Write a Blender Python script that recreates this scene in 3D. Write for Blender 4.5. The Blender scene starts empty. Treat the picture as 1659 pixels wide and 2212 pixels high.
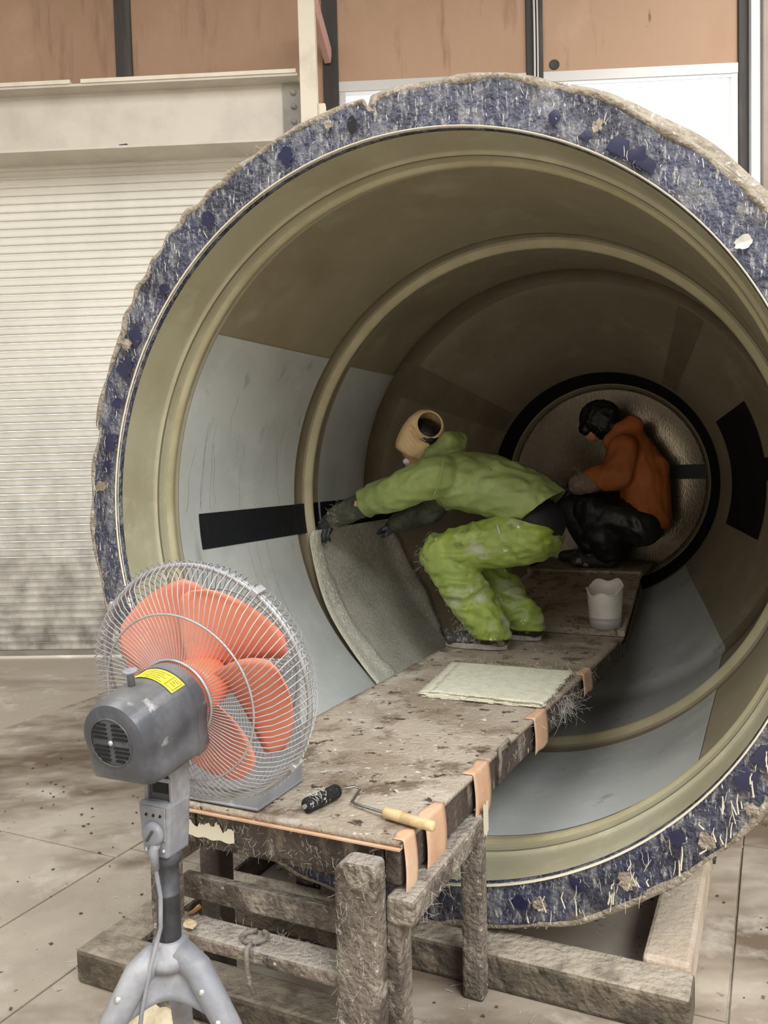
import bpy, bmesh, math, random
import numpy as np
from mathutils import Vector, Matrix, noise

random.seed(7)
rng = np.random.default_rng(7)
C = bpy.context.scene.collection
pi = math.pi

# ------------------------------------------------------------------ camera
PITCH, ROLL, EYE = 0.0543, 0.0257, 1.47
cam_d = bpy.data.cameras.new('camera')
cam = bpy.data.objects.new('camera', cam_d)
C.objects.link(cam)
cam_d.sensor_fit = 'VERTICAL'
cam_d.sensor_height = 36.0
cam_d.sensor_width = 27.0
cam_d.lens = 1790.0 / 2212.0 * 36.0
cam_d.clip_start = 0.05
_fw = Vector((0, math.cos(PITCH), -math.sin(PITCH)))
_up = Vector((0, math.sin(PITCH), math.cos(PITCH)))
_rt = Vector((1, 0, 0))
_r2 = _rt * math.cos(ROLL) - _up * math.sin(ROLL)
_u2 = _rt * math.sin(ROLL) + _up * math.cos(ROLL)
mw = Matrix.Identity(4)
for i in range(3):
    mw[i][0], mw[i][1], mw[i][2] = _r2[i], _u2[i], -_fw[i]
mw.translation = (0, 0, EYE)
cam.matrix_world = mw
bpy.context.scene.camera = cam

# ------------------------------------------------------------------ world, lights, exposure
SKY = 2.6
w = bpy.data.worlds.new('sky')
bpy.context.scene.world = w
w.use_nodes = True
bg = w.node_tree.nodes['Background']
bg.inputs[0].default_value = (0.97, 0.985, 1.0, 1)
bg.inputs[1].default_value = SKY


def area(name, loc, target, sx, sy, power, col):
    d = bpy.data.lights.new(name, 'AREA')
    d.shape = 'RECTANGLE'
    d.size, d.size_y, d.energy, d.color = sx, sy, power, col
    o = bpy.data.objects.new(name, d)
    C.objects.link(o)
    o.location = loc
    o.rotation_euler = (Vector(target) - Vector(loc)).to_track_quat('-Z', 'Y').to_euler()
    return o


# daylight: unseen lamps added under the closed roof, no strips are built
area('added_roof_lamp', (-2.6, -0.6, 6.22), (-2.6, -0.6, 0), 3.0, 8.5, 420, (1.0, 0.995, 0.985))
area('added_roof_lamp', (3.8, 2.6, 6.22), (3.8, 2.6, 0), 1.6, 6.0, 270, (1.0, 0.995, 0.985))
area('added_roof_lamp', (3.0, -3.2, 6.22), (3.0, -3.2, 0), 4.0, 5.0, 900, (0.98, 0.99, 1.0))
# lamp added before the closed front wall for the glint on the end disc
area('disc_glint_lamp', (-4.3, -6.0, 1.7), (-4.3, 0, 1.7), 2.2, 3.2, 80, (1.0, 0.92, 0.80))
vs = bpy.context.scene.view_settings
vs.view_transform = 'Standard'
vs.look = 'None'
vs.gamma = 1.0
vs.use_curve_mapping = False
vs.exposure = 0.14


# ------------------------------------------------------------------ materials
def lin(c):
    return tuple(((v / 255.0) / 12.92 if v / 255.0 <= 0.04045 else ((v / 255.0 + 0.055) / 1.055) ** 2.4) for v in c[:3]) + (1.0,)


def mat(name, base, rough=0.7, metal=0.0, layers=(), bump=None, spec=0.5, coat=0.0, trans=0.0, sub=0.0):
    """layers: (colour, scale, lo, hi[, stretch xyz[, detail]]) - noise patches laid over the base colour"""
    m = bpy.data.materials.new(name)
    m.use_nodes = True
    nt = m.node_tree
    b = nt.nodes['Principled BSDF']
    b.inputs['Roughness'].default_value = rough
    b.inputs['Metallic'].default_value = metal
    b.inputs['Specular IOR Level'].default_value = spec
    b.inputs['Coat Weight'].default_value = coat
    b.inputs['Transmission Weight'].default_value = trans
    b.inputs['Base Color'].default_value = lin(base)
    geo = nt.nodes.new('ShaderNodeNewGeometry')
    prev = None
    for k, L in enumerate(layers):
        col, sc, lo, hi = L[:4]
        st = L[4] if len(L) > 4 else (1, 1, 1)
        det = L[5] if len(L) > 5 else 5.0
        mp = nt.nodes.new('ShaderNodeMapping')
        mp.inputs['Scale'].default_value = st
        mp.inputs['Location'].default_value = (k * 3.7, k * 1.3, k * 2.1)
        nt.links.new(geo.outputs['Position'], mp.inputs['Vector'])
        nz = nt.nodes.new('ShaderNodeTexNoise')
        nz.inputs['Scale'].default_value = sc
        nz.inputs['Detail'].default_value = det
        nz.inputs['Roughness'].default_value = 0.62
        nt.links.new(mp.outputs[0], nz.inputs['Vector'])
        mr = nt.nodes.new('ShaderNodeMapRange')
        mr.inputs['From Min'].default_value = lo
        mr.inputs['From Max'].default_value = hi
        nt.links.new(nz.outputs[0], mr.inputs['Value'])
        mx = nt.nodes.new('ShaderNodeMix')
        mx.data_type = 'RGBA'
        nt.links.new(mr.outputs[0], mx.inputs['Factor'])
        if prev is None:
            mx.inputs[6].default_value = lin(base)
        else:
            nt.links.new(prev, mx.inputs[6])
        mx.inputs[7].default_value = lin(col)
        prev = mx.outputs[2]
    if prev is not None:
        nt.links.new(prev, b.inputs['Base Color'])
    if bump:
        sc, stg = bump[:2]
        nz = nt.nodes.new('ShaderNodeTexNoise')
        nz.inputs['Scale'].default_value = sc
        nz.inputs['Detail'].default_value = 6
        if len(bump) > 2:
            mp = nt.nodes.new('ShaderNodeMapping')
            mp.inputs['Scale'].default_value = bump[2]
            nt.links.new(geo.outputs['Position'], mp.inputs['Vector'])
            nt.links.new(mp.outputs[0], nz.inputs['Vector'])
        else:
            nt.links.new(geo.outputs['Position'], nz.inputs['Vector'])
        bp = nt.nodes.new('ShaderNodeBump')
        bp.inputs['Strength'].default_value = stg
        bp.inputs['Distance'].default_value = 0.02
        nt.links.new(nz.outputs[0], bp.inputs['Height'])
        nt.links.new(bp.outputs[0], b.inputs['Normal'])
    return m


def add_dust(m, col, lo=0.3, hi=0.85, amt=0.85):
    """dust that has settled on the upward faces"""
    nt = m.node_tree
    b = nt.nodes['Principled BSDF']
    src = b.inputs['Base Color'].links[0].from_socket
    geo = nt.nodes.new('ShaderNodeNewGeometry')
    sp = nt.nodes.new('ShaderNodeSeparateXYZ')
    nt.links.new(geo.outputs['True Normal'], sp.inputs[0])
    mr = nt.nodes.new('ShaderNodeMapRange')
    mr.inputs['From Min'].default_value = lo
    mr.inputs['From Max'].default_value = hi
    mr.inputs['To Max'].default_value = 1.0
    nt.links.new(sp.outputs[2], mr.inputs['Value'])
    nz = nt.nodes.new('ShaderNodeTexNoise')
    nz.inputs['Scale'].default_value = 14
    nz.inputs['Detail'].default_value = 6
    nt.links.new(geo.outputs['Position'], nz.inputs['Vector'])
    m2 = nt.nodes.new('ShaderNodeMapRange')
    m2.inputs['From Min'].default_value = 0.36
    m2.inputs['From Max'].default_value = 0.56
    m2.inputs['To Min'].default_value = 0.35
    m2.inputs['To Max'].default_value = amt
    nt.links.new(nz.outputs[0], m2.inputs['Value'])
    ml = nt.nodes.new('ShaderNodeMath')
    ml.operation = 'MULTIPLY'
    nt.links.new(mr.outputs[0], ml.inputs[0])
    nt.links.new(m2.outputs[0], ml.inputs[1])
    mx = nt.nodes.new('ShaderNodeMix')
    mx.data_type = 'RGBA'
    nt.links.new(ml.outputs[0], mx.inputs['Factor'])
    nt.links.new(src, mx.inputs[6])
    mx.inputs[7].default_value = lin(col)
    nt.links.new(mx.outputs[2], b.inputs['Base Color'])


V = {}
V['floor'] = mat('dusty concrete', (170, 160, 146), 0.85, layers=[
    ((165, 152, 134), 0.9, 0.42, 0.62), ((112, 97, 82), 0.55, 0.52, 0.68, (0.6, 1.6, 1)), ((205, 196, 182), 3.5, 0.55, 0.75),
    ((104, 92, 78), 26, 0.665, 0.70)], bump=(60, 0.12))
V['plate'] = mat('dusty floor sheet', (176, 166, 151), 0.82, layers=[
    ((154, 143, 128), 1.3, 0.42, 0.64), ((104, 88, 72), 0.9, 0.47, 0.60, (0.7, 1.5, 1)), ((190, 182, 170), 4, 0.56, 0.75),
    ((98, 84, 70), 22, 0.67, 0.70)], bump=(70, 0.12))
V['shutter'] = mat('shutter enamel', (228, 223, 211), 0.55, layers=[
    ((212, 207, 195), 1.1, 0.45, 0.7, (1, 1, 0.5))], bump=(90, 0.03))


def add_dirt(m, col, z_top, z_bot, sc, st):
    """splashed dirt that thins out with height above the floor"""
    nt = m.node_tree
    b = nt.nodes['Principled BSDF']
    src = b.inputs['Base Color'].links[0].from_socket
    geo = nt.nodes.new('ShaderNodeNewGeometry')
    sp = nt.nodes.new('ShaderNodeSeparateXYZ')
    nt.links.new(geo.outputs['Position'], sp.inputs[0])
    mr = nt.nodes.new('ShaderNodeMapRange')
    mr.inputs['From Min'].default_value = z_top
    mr.inputs['From Max'].default_value = z_bot
    nt.links.new(sp.outputs[2], mr.inputs['Value'])
    mp = nt.nodes.new('ShaderNodeMapping')
    mp.inputs['Scale'].default_value = st
    nt.links.new(geo.outputs['Position'], mp.inputs['Vector'])
    nz = nt.nodes.new('ShaderNodeTexNoise')
    nz.inputs['Scale'].default_value = sc
    nz.inputs['Detail'].default_value = 6
    nt.links.new(mp.outputs[0], nz.inputs['Vector'])
    ad = nt.nodes.new('ShaderNodeMath')
    ad.operation = 'MULTIPLY_ADD'
    nt.links.new(nz.outputs[0], ad.inputs[0])
    ad.inputs[1].default_value = 1.9
    ad.inputs[2].default_value = -0.30
    ml = nt.nodes.new('ShaderNodeMath')
    ml.operation = 'MULTIPLY'
    ml.use_clamp = True
    nt.links.new(ad.outputs[0], ml.inputs[0])
    nt.links.new(mr.outputs[0], ml.inputs[1])
    mx = nt.nodes.new('ShaderNodeMix')
    mx.data_type = 'RGBA'
    nt.links.new(ml.outputs[0], mx.inputs['Factor'])
    nt.links.new(src, mx.inputs[6])
    mx.inputs[7].default_value = lin(col)
    nt.links.new(mx.outputs[2], b.inputs['Base Color'])


add_dirt(V['shutter'], (100, 93, 84), 2.4, -0.1, 7, (1.0, 1.0, 0.8))
V['ply'] = mat('plywood', (174, 142, 116), 0.75, layers=[
    ((162, 130, 104), 0.8, 0.42, 0.62, (1, 1, 0.4)), ((134, 101, 79), 2.2, 0.60, 0.75, (2.5, 1, 0.35)),
    ((184, 152, 126), 1.6, 0.58, 0.76), ((120, 86, 66), 5, 0.69, 0.74, (2, 1, 0.5))], bump=(14, 0.05, (6, 1, 0.5)))
V['stud'] = mat('dark timber stud', (58, 54, 50), 0.7, layers=[((80, 76, 70), 6, 0.5, 0.75, (3, 1, 0.3))])
V['beam'] = mat('grey white beam paint', (208, 200, 186), 0.55, layers=[((192, 184, 170), 2.5, 0.45, 0.7)], bump=(120, 0.04))
V['beam_dark'] = mat('darker grey plate paint', (150, 144, 134), 0.6, layers=[((128, 122, 113), 5, 0.45, 0.7)])  # plain darker grey for plates, bolts, shutter bar and resin runs
V['cream'] = mat('cream painted wood', (226, 216, 196), 0.6, layers=[((206, 196, 176), 5, 0.5, 0.75)])
V['pinkred'] = mat('faded red paint', (206, 164, 154), 0.6)
V['white_trim'] = mat('white trim', (232, 234, 238), 0.5)
V['column'] = mat('column grey brown', (160, 148, 134), 0.8, layers=[((146, 134, 120), 3, 0.45, 0.65)], bump=(90, 0.1))
V['wallgrey'] = mat('grey wall sheet', (150, 146, 140), 0.8, layers=[((132, 128, 121), 2, 0.45, 0.65)])
V['alu'] = mat('window aluminium', (196, 192, 188), 0.4, 0.2)
gm = bpy.data.materials.new('window glass')
gm.use_nodes = True
nt = gm.node_tree
for n_ in list(nt.nodes):
    nt.nodes.remove(n_)
o_ = nt.nodes.new('ShaderNodeOutputMaterial')
mx_ = nt.nodes.new('ShaderNodeMixShader')
tr_ = nt.nodes.new('ShaderNodeBsdfTransparent')
gl_ = nt.nodes.new('ShaderNodeBsdfGlossy')
gl_.inputs['Roughness'].default_value = 0.05
mx_.inputs[0].default_value = 0.06
nt.links.new(tr_.outputs[0], mx_.inputs[1])
nt.links.new(gl_.outputs[0], mx_.inputs[2])
nt.links.new(mx_.outputs[0], o_.inputs[0])
V['glass'] = gm

V['laminate'] = mat('cream fibreglass laminate', (152, 142, 120), 0.5, layers=[
    ((137, 127, 105), 1.6, 0.40, 0.66), ((166, 157, 135), 5, 0.55, 0.78), ((120, 107, 88), 1.1, 0.58, 0.74)], bump=(220, 0.06))
V['lap_shade'] = mat('brown laminate laps and groove shade', (124, 113, 92), 0.5, layers=[((136, 125, 104), 6, 0.45, 0.7)], bump=(220, 0.06))  # brown of the overlapping mats, also used as painted shade in the grooves
V['mouth'] = mat('pale cream mouth laminate', (172, 167, 142), 0.45, layers=[((160, 153, 126), 3, 0.42, 0.66), ((188, 184, 158), 7, 0.55, 0.78)], bump=(200, 0.05))
V['rib'] = mat('pale olive rib', (180, 172, 141), 0.42, layers=[((162, 153, 120), 4, 0.42, 0.66)], bump=(200, 0.05))
V['topcoat'] = mat('grey gel coat', (190, 193, 190), 0.33, layers=[
    ((176, 179, 177), 2.2, 0.42, 0.62), ((200, 203, 201), 7, 0.55, 0.8), ((160, 162, 158), 9, 0.63, 0.70, (1, 1, 0.16))], bump=(120, 0.03))
V['black'] = mat('black carbon band', (15, 17, 24), 0.6, layers=[((26, 28, 36), 30, 0.5, 0.8)], bump=(300, 0.1))
V['wet'] = mat('wet glossy laminate', (78, 68, 53), 0.14, layers=[((66, 58, 44), 6, 0.42, 0.66), ((104, 94, 74), 60, 0.5, 0.7)],
               bump=(130, 0.035, (1, 1, 0.4)), spec=0.7)
V['wet'].node_tree.nodes['Principled BSDF'].inputs['Specular Tint'].default_value = (1.0, 0.84, 0.62, 1)
V['flange'] = mat('blue mould flange crusted with fibre', (62, 65, 86), 0.34, layers=[
    ((42, 44, 58), 7, 0.42, 0.60), ((108, 109, 114), 17, 0.48, 0.62, (1.4, 1.4, 0.6)), ((150, 148, 144), 60, 0.55, 0.68, (1.6, 1.6, 0.4)),
    ((122, 112, 94), 5, 0.60, 0.72), ((206, 206, 206), 110, 0.62, 0.70, (1.5, 1.5, 0.35))], bump=(70, 0.6))
V['crust'] = mat('cream resin crust', (158, 148, 132), 0.7, layers=[((128, 116, 98), 22, 0.42, 0.62), ((198, 192, 182), 60, 0.58, 0.7)], bump=(80, 0.8))
V['navy'] = mat('glossy navy gel coat', (40, 42, 68), 0.25, layers=[((26, 26, 52), 20, 0.45, 0.7)])
V['fuzz'] = mat('white glass fibre', (200, 198, 191), 0.6)
V['drip'] = mat('cream resin drips', (214, 206, 184), 0.35)
V['outer'] = mat('dusty blue mould shell', (96, 98, 118), 0.6, layers=[((150, 146, 138), 6, 0.45, 0.65)], bump=(50, 0.3))

V['deck'] = mat('platform deck crusted with dust', (168, 156, 140), 0.9, layers=[
    ((142, 128, 110), 3.2, 0.42, 0.62), ((108, 92, 76), 8, 0.52, 0.66), ((196, 188, 176), 4, 0.56, 0.74), ((70, 54, 42), 22, 0.60, 0.65),
    ((214, 208, 198), 40, 0.63, 0.70)], bump=(70, 0.5))
V['tan'] = mat('tan fibreboard', (198, 162, 132), 0.75, layers=[((184, 146, 116), 9, 0.45, 0.65), ((210, 184, 162), 5, 0.55, 0.75)])
V['dirtyside'] = mat('dirty dark side board', (78, 69, 61), 0.7, layers=[
    ((58, 50, 44), 9, 0.42, 0.6, (1, 1, 0.4)), ((136, 124, 110), 14, 0.56, 0.68, (1, 1, 0.4)), ((214, 208, 198), 55, 0.66, 0.70, (1, 1, 0.4))], bump=(60, 0.6))
V['steel'] = mat('fibre crusted steel', (128, 118, 106), 0.85, layers=[
    ((84, 74, 64), 12, 0.42, 0.60, (1, 1, 0.6)), ((160, 150, 136), 18, 0.54, 0.68), ((196, 188, 176), 60, 0.62, 0.7)], bump=(70, 0.9))
V['steel_dark'] = mat('dark rusty steel', (64, 56, 50), 0.8, layers=[((86, 78, 70), 8, 0.46, 0.66)], bump=(70, 0.4))
V['frame'] = mat('dusty base steel', (104, 94, 80), 0.9, layers=[
    ((74, 66, 56), 9, 0.44, 0.60), ((140, 128, 110), 12, 0.54, 0.70), ((74, 64, 52), 24, 0.63, 0.70)], bump=(45, 0.9))
V['frame_pale'] = mat('pale dusty base steel', (192, 178, 160), 0.85, layers=[((170, 154, 134), 5, 0.45, 0.65), ((150, 134, 114), 26, 0.64, 0.70)], bump=(60, 0.4))
add_dust(V['frame'], (176, 165, 148))
add_dust(V['steel'], (166, 158, 146))
V['matfab'] = mat('chopped strand mat', (222, 220, 200), 0.85, layers=[((206, 203, 180), 30, 0.42, 0.64, (1, 1, 3)), ((232, 231, 216), 80, 0.55, 0.7, (1, 3, 1))], bump=(160, 0.5))
V['wetmat'] = mat('wet chopped strand mat', (206, 204, 188), 0.55, layers=[((178, 176, 158), 5, 0.40, 0.62), ((160, 158, 138), 50, 0.55, 0.68, (2.5, 2.5, 0.3)), ((236, 235, 224), 60, 0.50, 0.64, (2.5, 2.5, 0.3))], bump=(150, 0.5))

V['guard'] = mat('dusty wire', (168, 168, 168), 0.45, 0.3, layers=[((150, 150, 152), 30, 0.45, 0.65)])
V['motor'] = mat('dusty dark grey plastic', (66, 68, 74), 0.33, layers=[((106, 107, 111), 7, 0.46, 0.68), ((62, 64, 70), 3, 0.45, 0.62), ((168, 167, 164), 16, 0.62, 0.72)], bump=(90, 0.05))
V['plastic'] = mat('grey dusty plastic', (124, 126, 132), 0.5, layers=[((150, 150, 152), 12, 0.46, 0.68), ((98, 100, 106), 5, 0.5, 0.7)], bump=(90, 0.08))
add_dust(V['motor'], (140, 138, 134), 0.5, 1.1, 0.5)
V['plastic_dark'] = mat('dark grey plastic', (62, 64, 70), 0.5, layers=[((96, 97, 102), 10, 0.5, 0.72)])
V['hole'] = mat('black opening', (14, 14, 16), 0.8)
V['blade'] = mat('orange fan blade', (228, 144, 118), 0.45, layers=[((214, 128, 104), 5, 0.45, 0.65)])
V['hubor'] = mat('bright orange hub', (240, 120, 84), 0.4)
V['yellow'] = mat('yellow label', (240, 218, 60), 0.5)
V['print'] = mat('dark label print', (90, 80, 30), 0.6)
V['screw'] = mat('screw metal', (190, 190, 186), 0.35, 0.7)
V['can'] = mat('grey tin can', (150, 154, 160), 0.42, 0.35, layers=[((132, 136, 142), 5, 0.45, 0.65), ((182, 184, 186), 14, 0.6, 0.74)])

V['green'] = mat('green work jacket', (142, 157, 94), 0.6, layers=[((128, 143, 82), 4, 0.42, 0.62), ((160, 176, 110), 7, 0.55, 0.75), ((88, 106, 44), 16, 0.68, 0.74)], bump=(9, 0.16, (1.5, 1.5, 1)))
V['lime'] = mat('lime work trousers', (140, 158, 78), 0.5, layers=[((138, 156, 70), 5, 0.42, 0.62), ((164, 186, 72), 9, 0.54, 0.72), ((104, 112, 62), 15, 0.60, 0.70), ((166, 170, 142), 7, 0.56, 0.68), ((232, 234, 222), 13, 0.655, 0.68)], bump=(11, 0.25))
V['wrap'] = mat('beige towel wrap', (226, 196, 150), 0.9, layers=[((206, 174, 128), 8, 0.45, 0.65)], bump=(140, 0.35))
V['skin'] = mat('skin', (196, 140, 116), 0.55)
V['hair'] = mat('black hair', (14, 14, 15), 0.35, bump=(120, 0.3))
V['maskw'] = mat('white face mask', (226, 226, 226), 0.7)
V['sleeve'] = mat('dark olive arm cover', (72, 74, 60), 0.7, layers=[((100, 98, 82), 14, 0.48, 0.66), ((50, 50, 42), 6, 0.5, 0.7)], bump=(40, 0.4))
V['glove'] = mat('dark rubber glove', (46, 50, 54), 0.4, layers=[((122, 140, 152), 9, 0.56, 0.68)], bump=(60, 0.3))
V['shoe'] = mat('dark dusty shoe', (54, 54, 56), 0.6, layers=[((150, 146, 138), 20, 0.55, 0.66)], bump=(60, 0.4))
V['sole'] = mat('dusty pale sole', (168, 160, 148), 0.7, layers=[((136, 128, 116), 30, 0.45, 0.65)], bump=(80, 0.3))
V['blackcloth'] = mat('black cloth', (20, 21, 24), 0.7, bump=(30, 0.2))
V['orange'] = mat('orange work jacket', (184, 104, 50), 0.7, layers=[((160, 88, 42), 4, 0.42, 0.62), ((172, 114, 70), 9, 0.58, 0.74)], bump=(10, 0.2))
V['blackpants'] = mat('black resin stained trousers', (26, 27, 30), 0.4, layers=[((58, 58, 58), 9, 0.52, 0.70), ((226, 226, 222), 30, 0.715, 0.735)], bump=(14, 0.3))
V['fibsleeve'] = mat('fibre coated cuff', (150, 128, 108), 0.85, layers=[((186, 176, 164), 14, 0.45, 0.65)], bump=(70, 0.5))

V['bucket'] = mat('translucent white bucket', (206, 202, 192), 0.35, layers=[((188, 184, 174), 7, 0.5, 0.7)])
V['bucket_low'] = mat('resin level in bucket', (158, 154, 150), 0.4)
V['napred'] = mat('black roller nap', (14, 14, 15), 0.6, layers=[((206, 204, 198), 45, 0.61, 0.66)], bump=(120, 0.6))
V['wire'] = mat('roller wire', (130, 128, 122), 0.35, 0.8)
V['wood'] = mat('pale wooden handle', (206, 182, 140), 0.6, layers=[((186, 160, 118), 12, 0.45, 0.65, (1, 4, 4))])
V['leaf'] = mat('dry leaf', (206, 190, 158), 0.7, layers=[((170, 132, 90), 30, 0.5, 0.7)])
V['leafbrown'] = mat('brown dry leaf', (178, 134, 90), 0.7, layers=[((120, 84, 54), 30, 0.5, 0.7)])
V['iron'] = mat('dusty iron', (128, 120, 110), 0.7, layers=[((96, 88, 80), 30, 0.45, 0.65)], bump=(80, 0.4))
V['rag'] = mat('beige rag', (204, 190, 162), 0.9, layers=[((176, 160, 132), 12, 0.45, 0.65)], bump=(60, 0.4))
V['chip'] = mat('dark resin chip', (84, 72, 60), 0.8)
V['hallwall'] = mat('pale sheet wall', (170, 166, 158), 0.8)
V['roof'] = mat('roof sheet', (112, 110, 106), 0.8)

# ------------------------------------------------------------------ frames of reference
PSI = 0.4422
AX = np.array([math.sin(PSI), math.cos(PSI), 0.0])
RT = np.array([AX[1], -AX[0], 0.0])
UPV = np.array([0, 0, 1.0])
C0 = np.array([0.06747, 2.46583, 1.32663])
ZF = -C0[2]


def T(s, u, z):
    """tank frame: s along the tank axis from its mouth, u across to the right, z up from the axis"""
    return C0 + AX * s + RT * u + UPV * z


def Tp(p):
    return T(*p)


def TC(s, th, r):
    a = math.radians(th)
    return T(s, r * math.cos(a), r * math.sin(a))


WN = np.array([0.0489, 1.0, 0.0])
WN /= np.linalg.norm(WN)


def W(x, off, z):
    """back wall frame: x along the wall, off = distance in front of it"""
    return np.array([x, 6.638 - 0.0489 * x, z]) - WN * off


# ------------------------------------------------------------------ mesh building
INV = {}


def new_empty(name, loc, rotz=0.0):
    o = bpy.data.objects.new(name, None)
    C.objects.link(o)
    o.empty_display_size = 0.1
    o.location = Vector([float(v) for v in loc])
    o.rotation_euler = (0, 0, rotz)
    INV[o.name] = Matrix.Translation(o.location) @ Matrix.Rotation(rotz, 4, 'Z')
    return o


def tag(o, label=None, cat=None, group=None, kind=None):
    if label:
        o['label'] = label
    if cat:
        o['category'] = cat
    if group:
        o['group'] = group
    if kind:
        o['kind'] = kind
    return o


def thing(name, label, cat, loc, group=None, kind=None):
    return tag(new_empty(name, loc), label, cat, group, kind)


class MB:
    def __init__(self):
        self.v, self.f = [], []

    def add(self, vs_, fs_):
        o = len(self.v)
        self.v.extend([tuple(float(c) for c in p) for p in vs_])
        self.f.extend([tuple(i + o for i in f) for f in fs_])
        return self

    def hexa(self, p):
        """p: 4 bottom corners (ccw), 4 top corners"""
        return self.add(p, [(3, 2, 1, 0), (4, 5, 6, 7), (0, 1, 5, 4), (1, 2, 6, 5), (2, 3, 7, 6), (3, 0, 4, 7)])

    def tbox(self, s0, s1, u0, u1, z0, z1, fr=T):
        return self.hexa([fr(s0, u1, z0), fr(s0, u0, z0), fr(s1, u0, z0), fr(s1, u1, z0), fr(s0, u1, z1), fr(s0, u0, z1), fr(s1, u0, z1), fr(s1, u1, z1)][:8])

    def wbox(self, x0, x1, o0, o1, z0, z1):
        return self.hexa([W(x0, o1, z0), W(x1, o1, z0), W(x1, o0, z0), W(x0, o0, z0), W(x0, o1, z1), W(x1, o1, z1), W(x1, o0, z1), W(x0, o0, z1)])

    def bar(self, p0, p1, wd, ht, up=(0, 0, 1)):
        p0, p1, up = np.array(p0, float), np.array(p1, float), np.array(up, float)
        d = p1 - p0
        d /= np.linalg.norm(d)
        sd = np.cross(d, up)
        sd /= np.linalg.norm(sd)
        u2 = np.cross(sd, d)
        a, b = sd * wd / 2, u2 * ht / 2
        return self.hexa([p0 - a - b, p0 + a - b, p1 + a - b, p1 - a - b, p0 - a + b, p0 + a + b, p1 + a + b, p1 - a + b])

    def tube(self, path, rad, n=8, cap=True, ell=None):
        P = [np.array(p, float) for p in path]
        R = rad if hasattr(rad, '__len__') else [rad] * len(P)
        vs_, fs_ = [], []
        nrm = None
        for i, p in enumerate(P):
            d = P[min(i + 1, len(P) - 1)] - P[max(i - 1, 0)]
            d /= (np.linalg.norm(d) + 1e-12)
            if nrm is None:
                nrm = np.cross(d, (0.13, 0.21, 0.97))
                if np.linalg.norm(nrm) < 0.1:
                    nrm = np.cross(d, (1, 0, 0))
            nrm = nrm - d * (nrm @ d)
            nrm /= np.linalg.norm(nrm)
            b = np.cross(d, nrm)
            for k in range(n):
                a = 2 * pi * k / n
                vs_.append(p + R[i] * (math.cos(a) * nrm + math.sin(a) * b))
        for i in range(len(P) - 1):
            for k in range(n):
                k2 = (k + 1) % n
                fs_.append((i * n + k, i * n + k2, (i + 1) * n + k2, (i + 1) * n + k))
        if cap:
            fs_.append(tuple(reversed(range(n))))
            fs_.append(tuple((len(P) - 1) * n + k for k in range(n)))
        return self.add(vs_, fs_)

    def lathe(self, o, ax, prof, n=32, ref=None, closed=False, a0=0.0, a1=2 * pi):
        """prof: (t along axis, radius)"""
        o, ax = np.array(o, float), np.array(ax, float)
        ax = ax / np.linalg.norm(ax)
        if ref is None:
            ref = np.cross(ax, (0, 0, 1.0))
            if np.linalg.norm(ref) < 0.1:
                ref = np.array([1.0, 0, 0])
        ref = np.array(ref, float)
        ref = ref - ax * (ref @ ax)
        ref /= np.linalg.norm(ref)
        b = np.cross(ref, ax)
        full = abs(a1 - a0 - 2 * pi) < 1e-6
        m = n if full else n + 1
        vs_, fs_ = [], []
        for t, r in prof:
            for k in range(m):
                a = a0 + (a1 - a0) * k / n
                vs_.append(o + ax * t + r * (math.cos(a) * ref + math.sin(a) * b))
        L = len(prof)
        for i in range(L if closed else L - 1):
            j = (i + 1) % L
            for k in range(n):
                k2 = (k + 1) % m
                fs_.append((i * m + k, j * m + k, j * m + k2, i * m + k2))
        return self.add(vs_, fs_)

    def grid(self, fn, nu, nv):
        vs_ = [fn(i / nu, j / nv) for i in range(nu + 1) for j in range(nv + 1)]
        fs_ = [(i * (nv + 1) + j, (i + 1) * (nv + 1) + j, (i + 1) * (nv + 1) + j + 1, i * (nv + 1) + j + 1) for i in range(nu) for j in range(nv)]
        return self.add(vs_, fs_)

    def ell(self, c, r, n=16, axes=None):
        c = np.array(c, float)
        A = np.eye(3) if axes is None else np.array(axes)
        vs_, fs_ = [], []
        m = n // 2
        for i in range(m + 1):
            for k in range(n):
                ph, a = pi * i / m, 2 * pi * k / n
                l = np.array([math.sin(ph) * math.cos(a) * r[0], math.sin(ph) * math.sin(a) * r[1], math.cos(ph) * r[2]])
                vs_.append(c + l @ A)
        for i in range(m):
            for k in range(n):
                k2 = (k + 1) % n
                fs_.append((i * n + k, (i + 1) * n + k, (i + 1) * n + k2, i * n + k2))
        return self.add(vs_, fs_)

    def build(self, name, m, parent=None, smooth=False, bev=0.0, sol=0.0, offset=-1, flip=False):
        me = bpy.data.meshes.new(name)
        inv = INV[parent.name].inverted() if parent is not None and parent.name in INV else Matrix.Identity(4)
        me.from_pydata([tuple(inv @ Vector(p)) for p in self.v], [], self.f)
        bm = bmesh.new()
        bm.from_mesh(me)
        bmesh.ops.remove_doubles(bm, verts=bm.verts, dist=1e-6)
        bmesh.ops.recalc_face_normals(bm, faces=bm.faces)
        if flip:
            bmesh.ops.reverse_faces(bm, faces=bm.faces)
        bm.to_mesh(me)
        bm.free()
        if smooth:
            me.polygons.foreach_set('use_smooth', [True] * len(me.polygons))
        me.materials.append(V[m] if isinstance(m, str) else m)
        o = bpy.data.objects.new(name, me)
        C.objects.link(o)
        if parent is not None:
            o.parent = parent
            INV[o.name] = INV.get(parent.name, Matrix.Identity(4))
        else:
            INV[o.name] = Matrix.Identity(4)
        if sol:
            md = o.modifiers.new('solid', 'SOLIDIFY')
            md.thickness = sol
            md.offset = offset
        if bev:
            md = o.modifiers.new('bevel', 'BEVEL')
            md.width = bev
            md.segments = 2
            md.limit_method = 'ANGLE'
        return o


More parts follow.
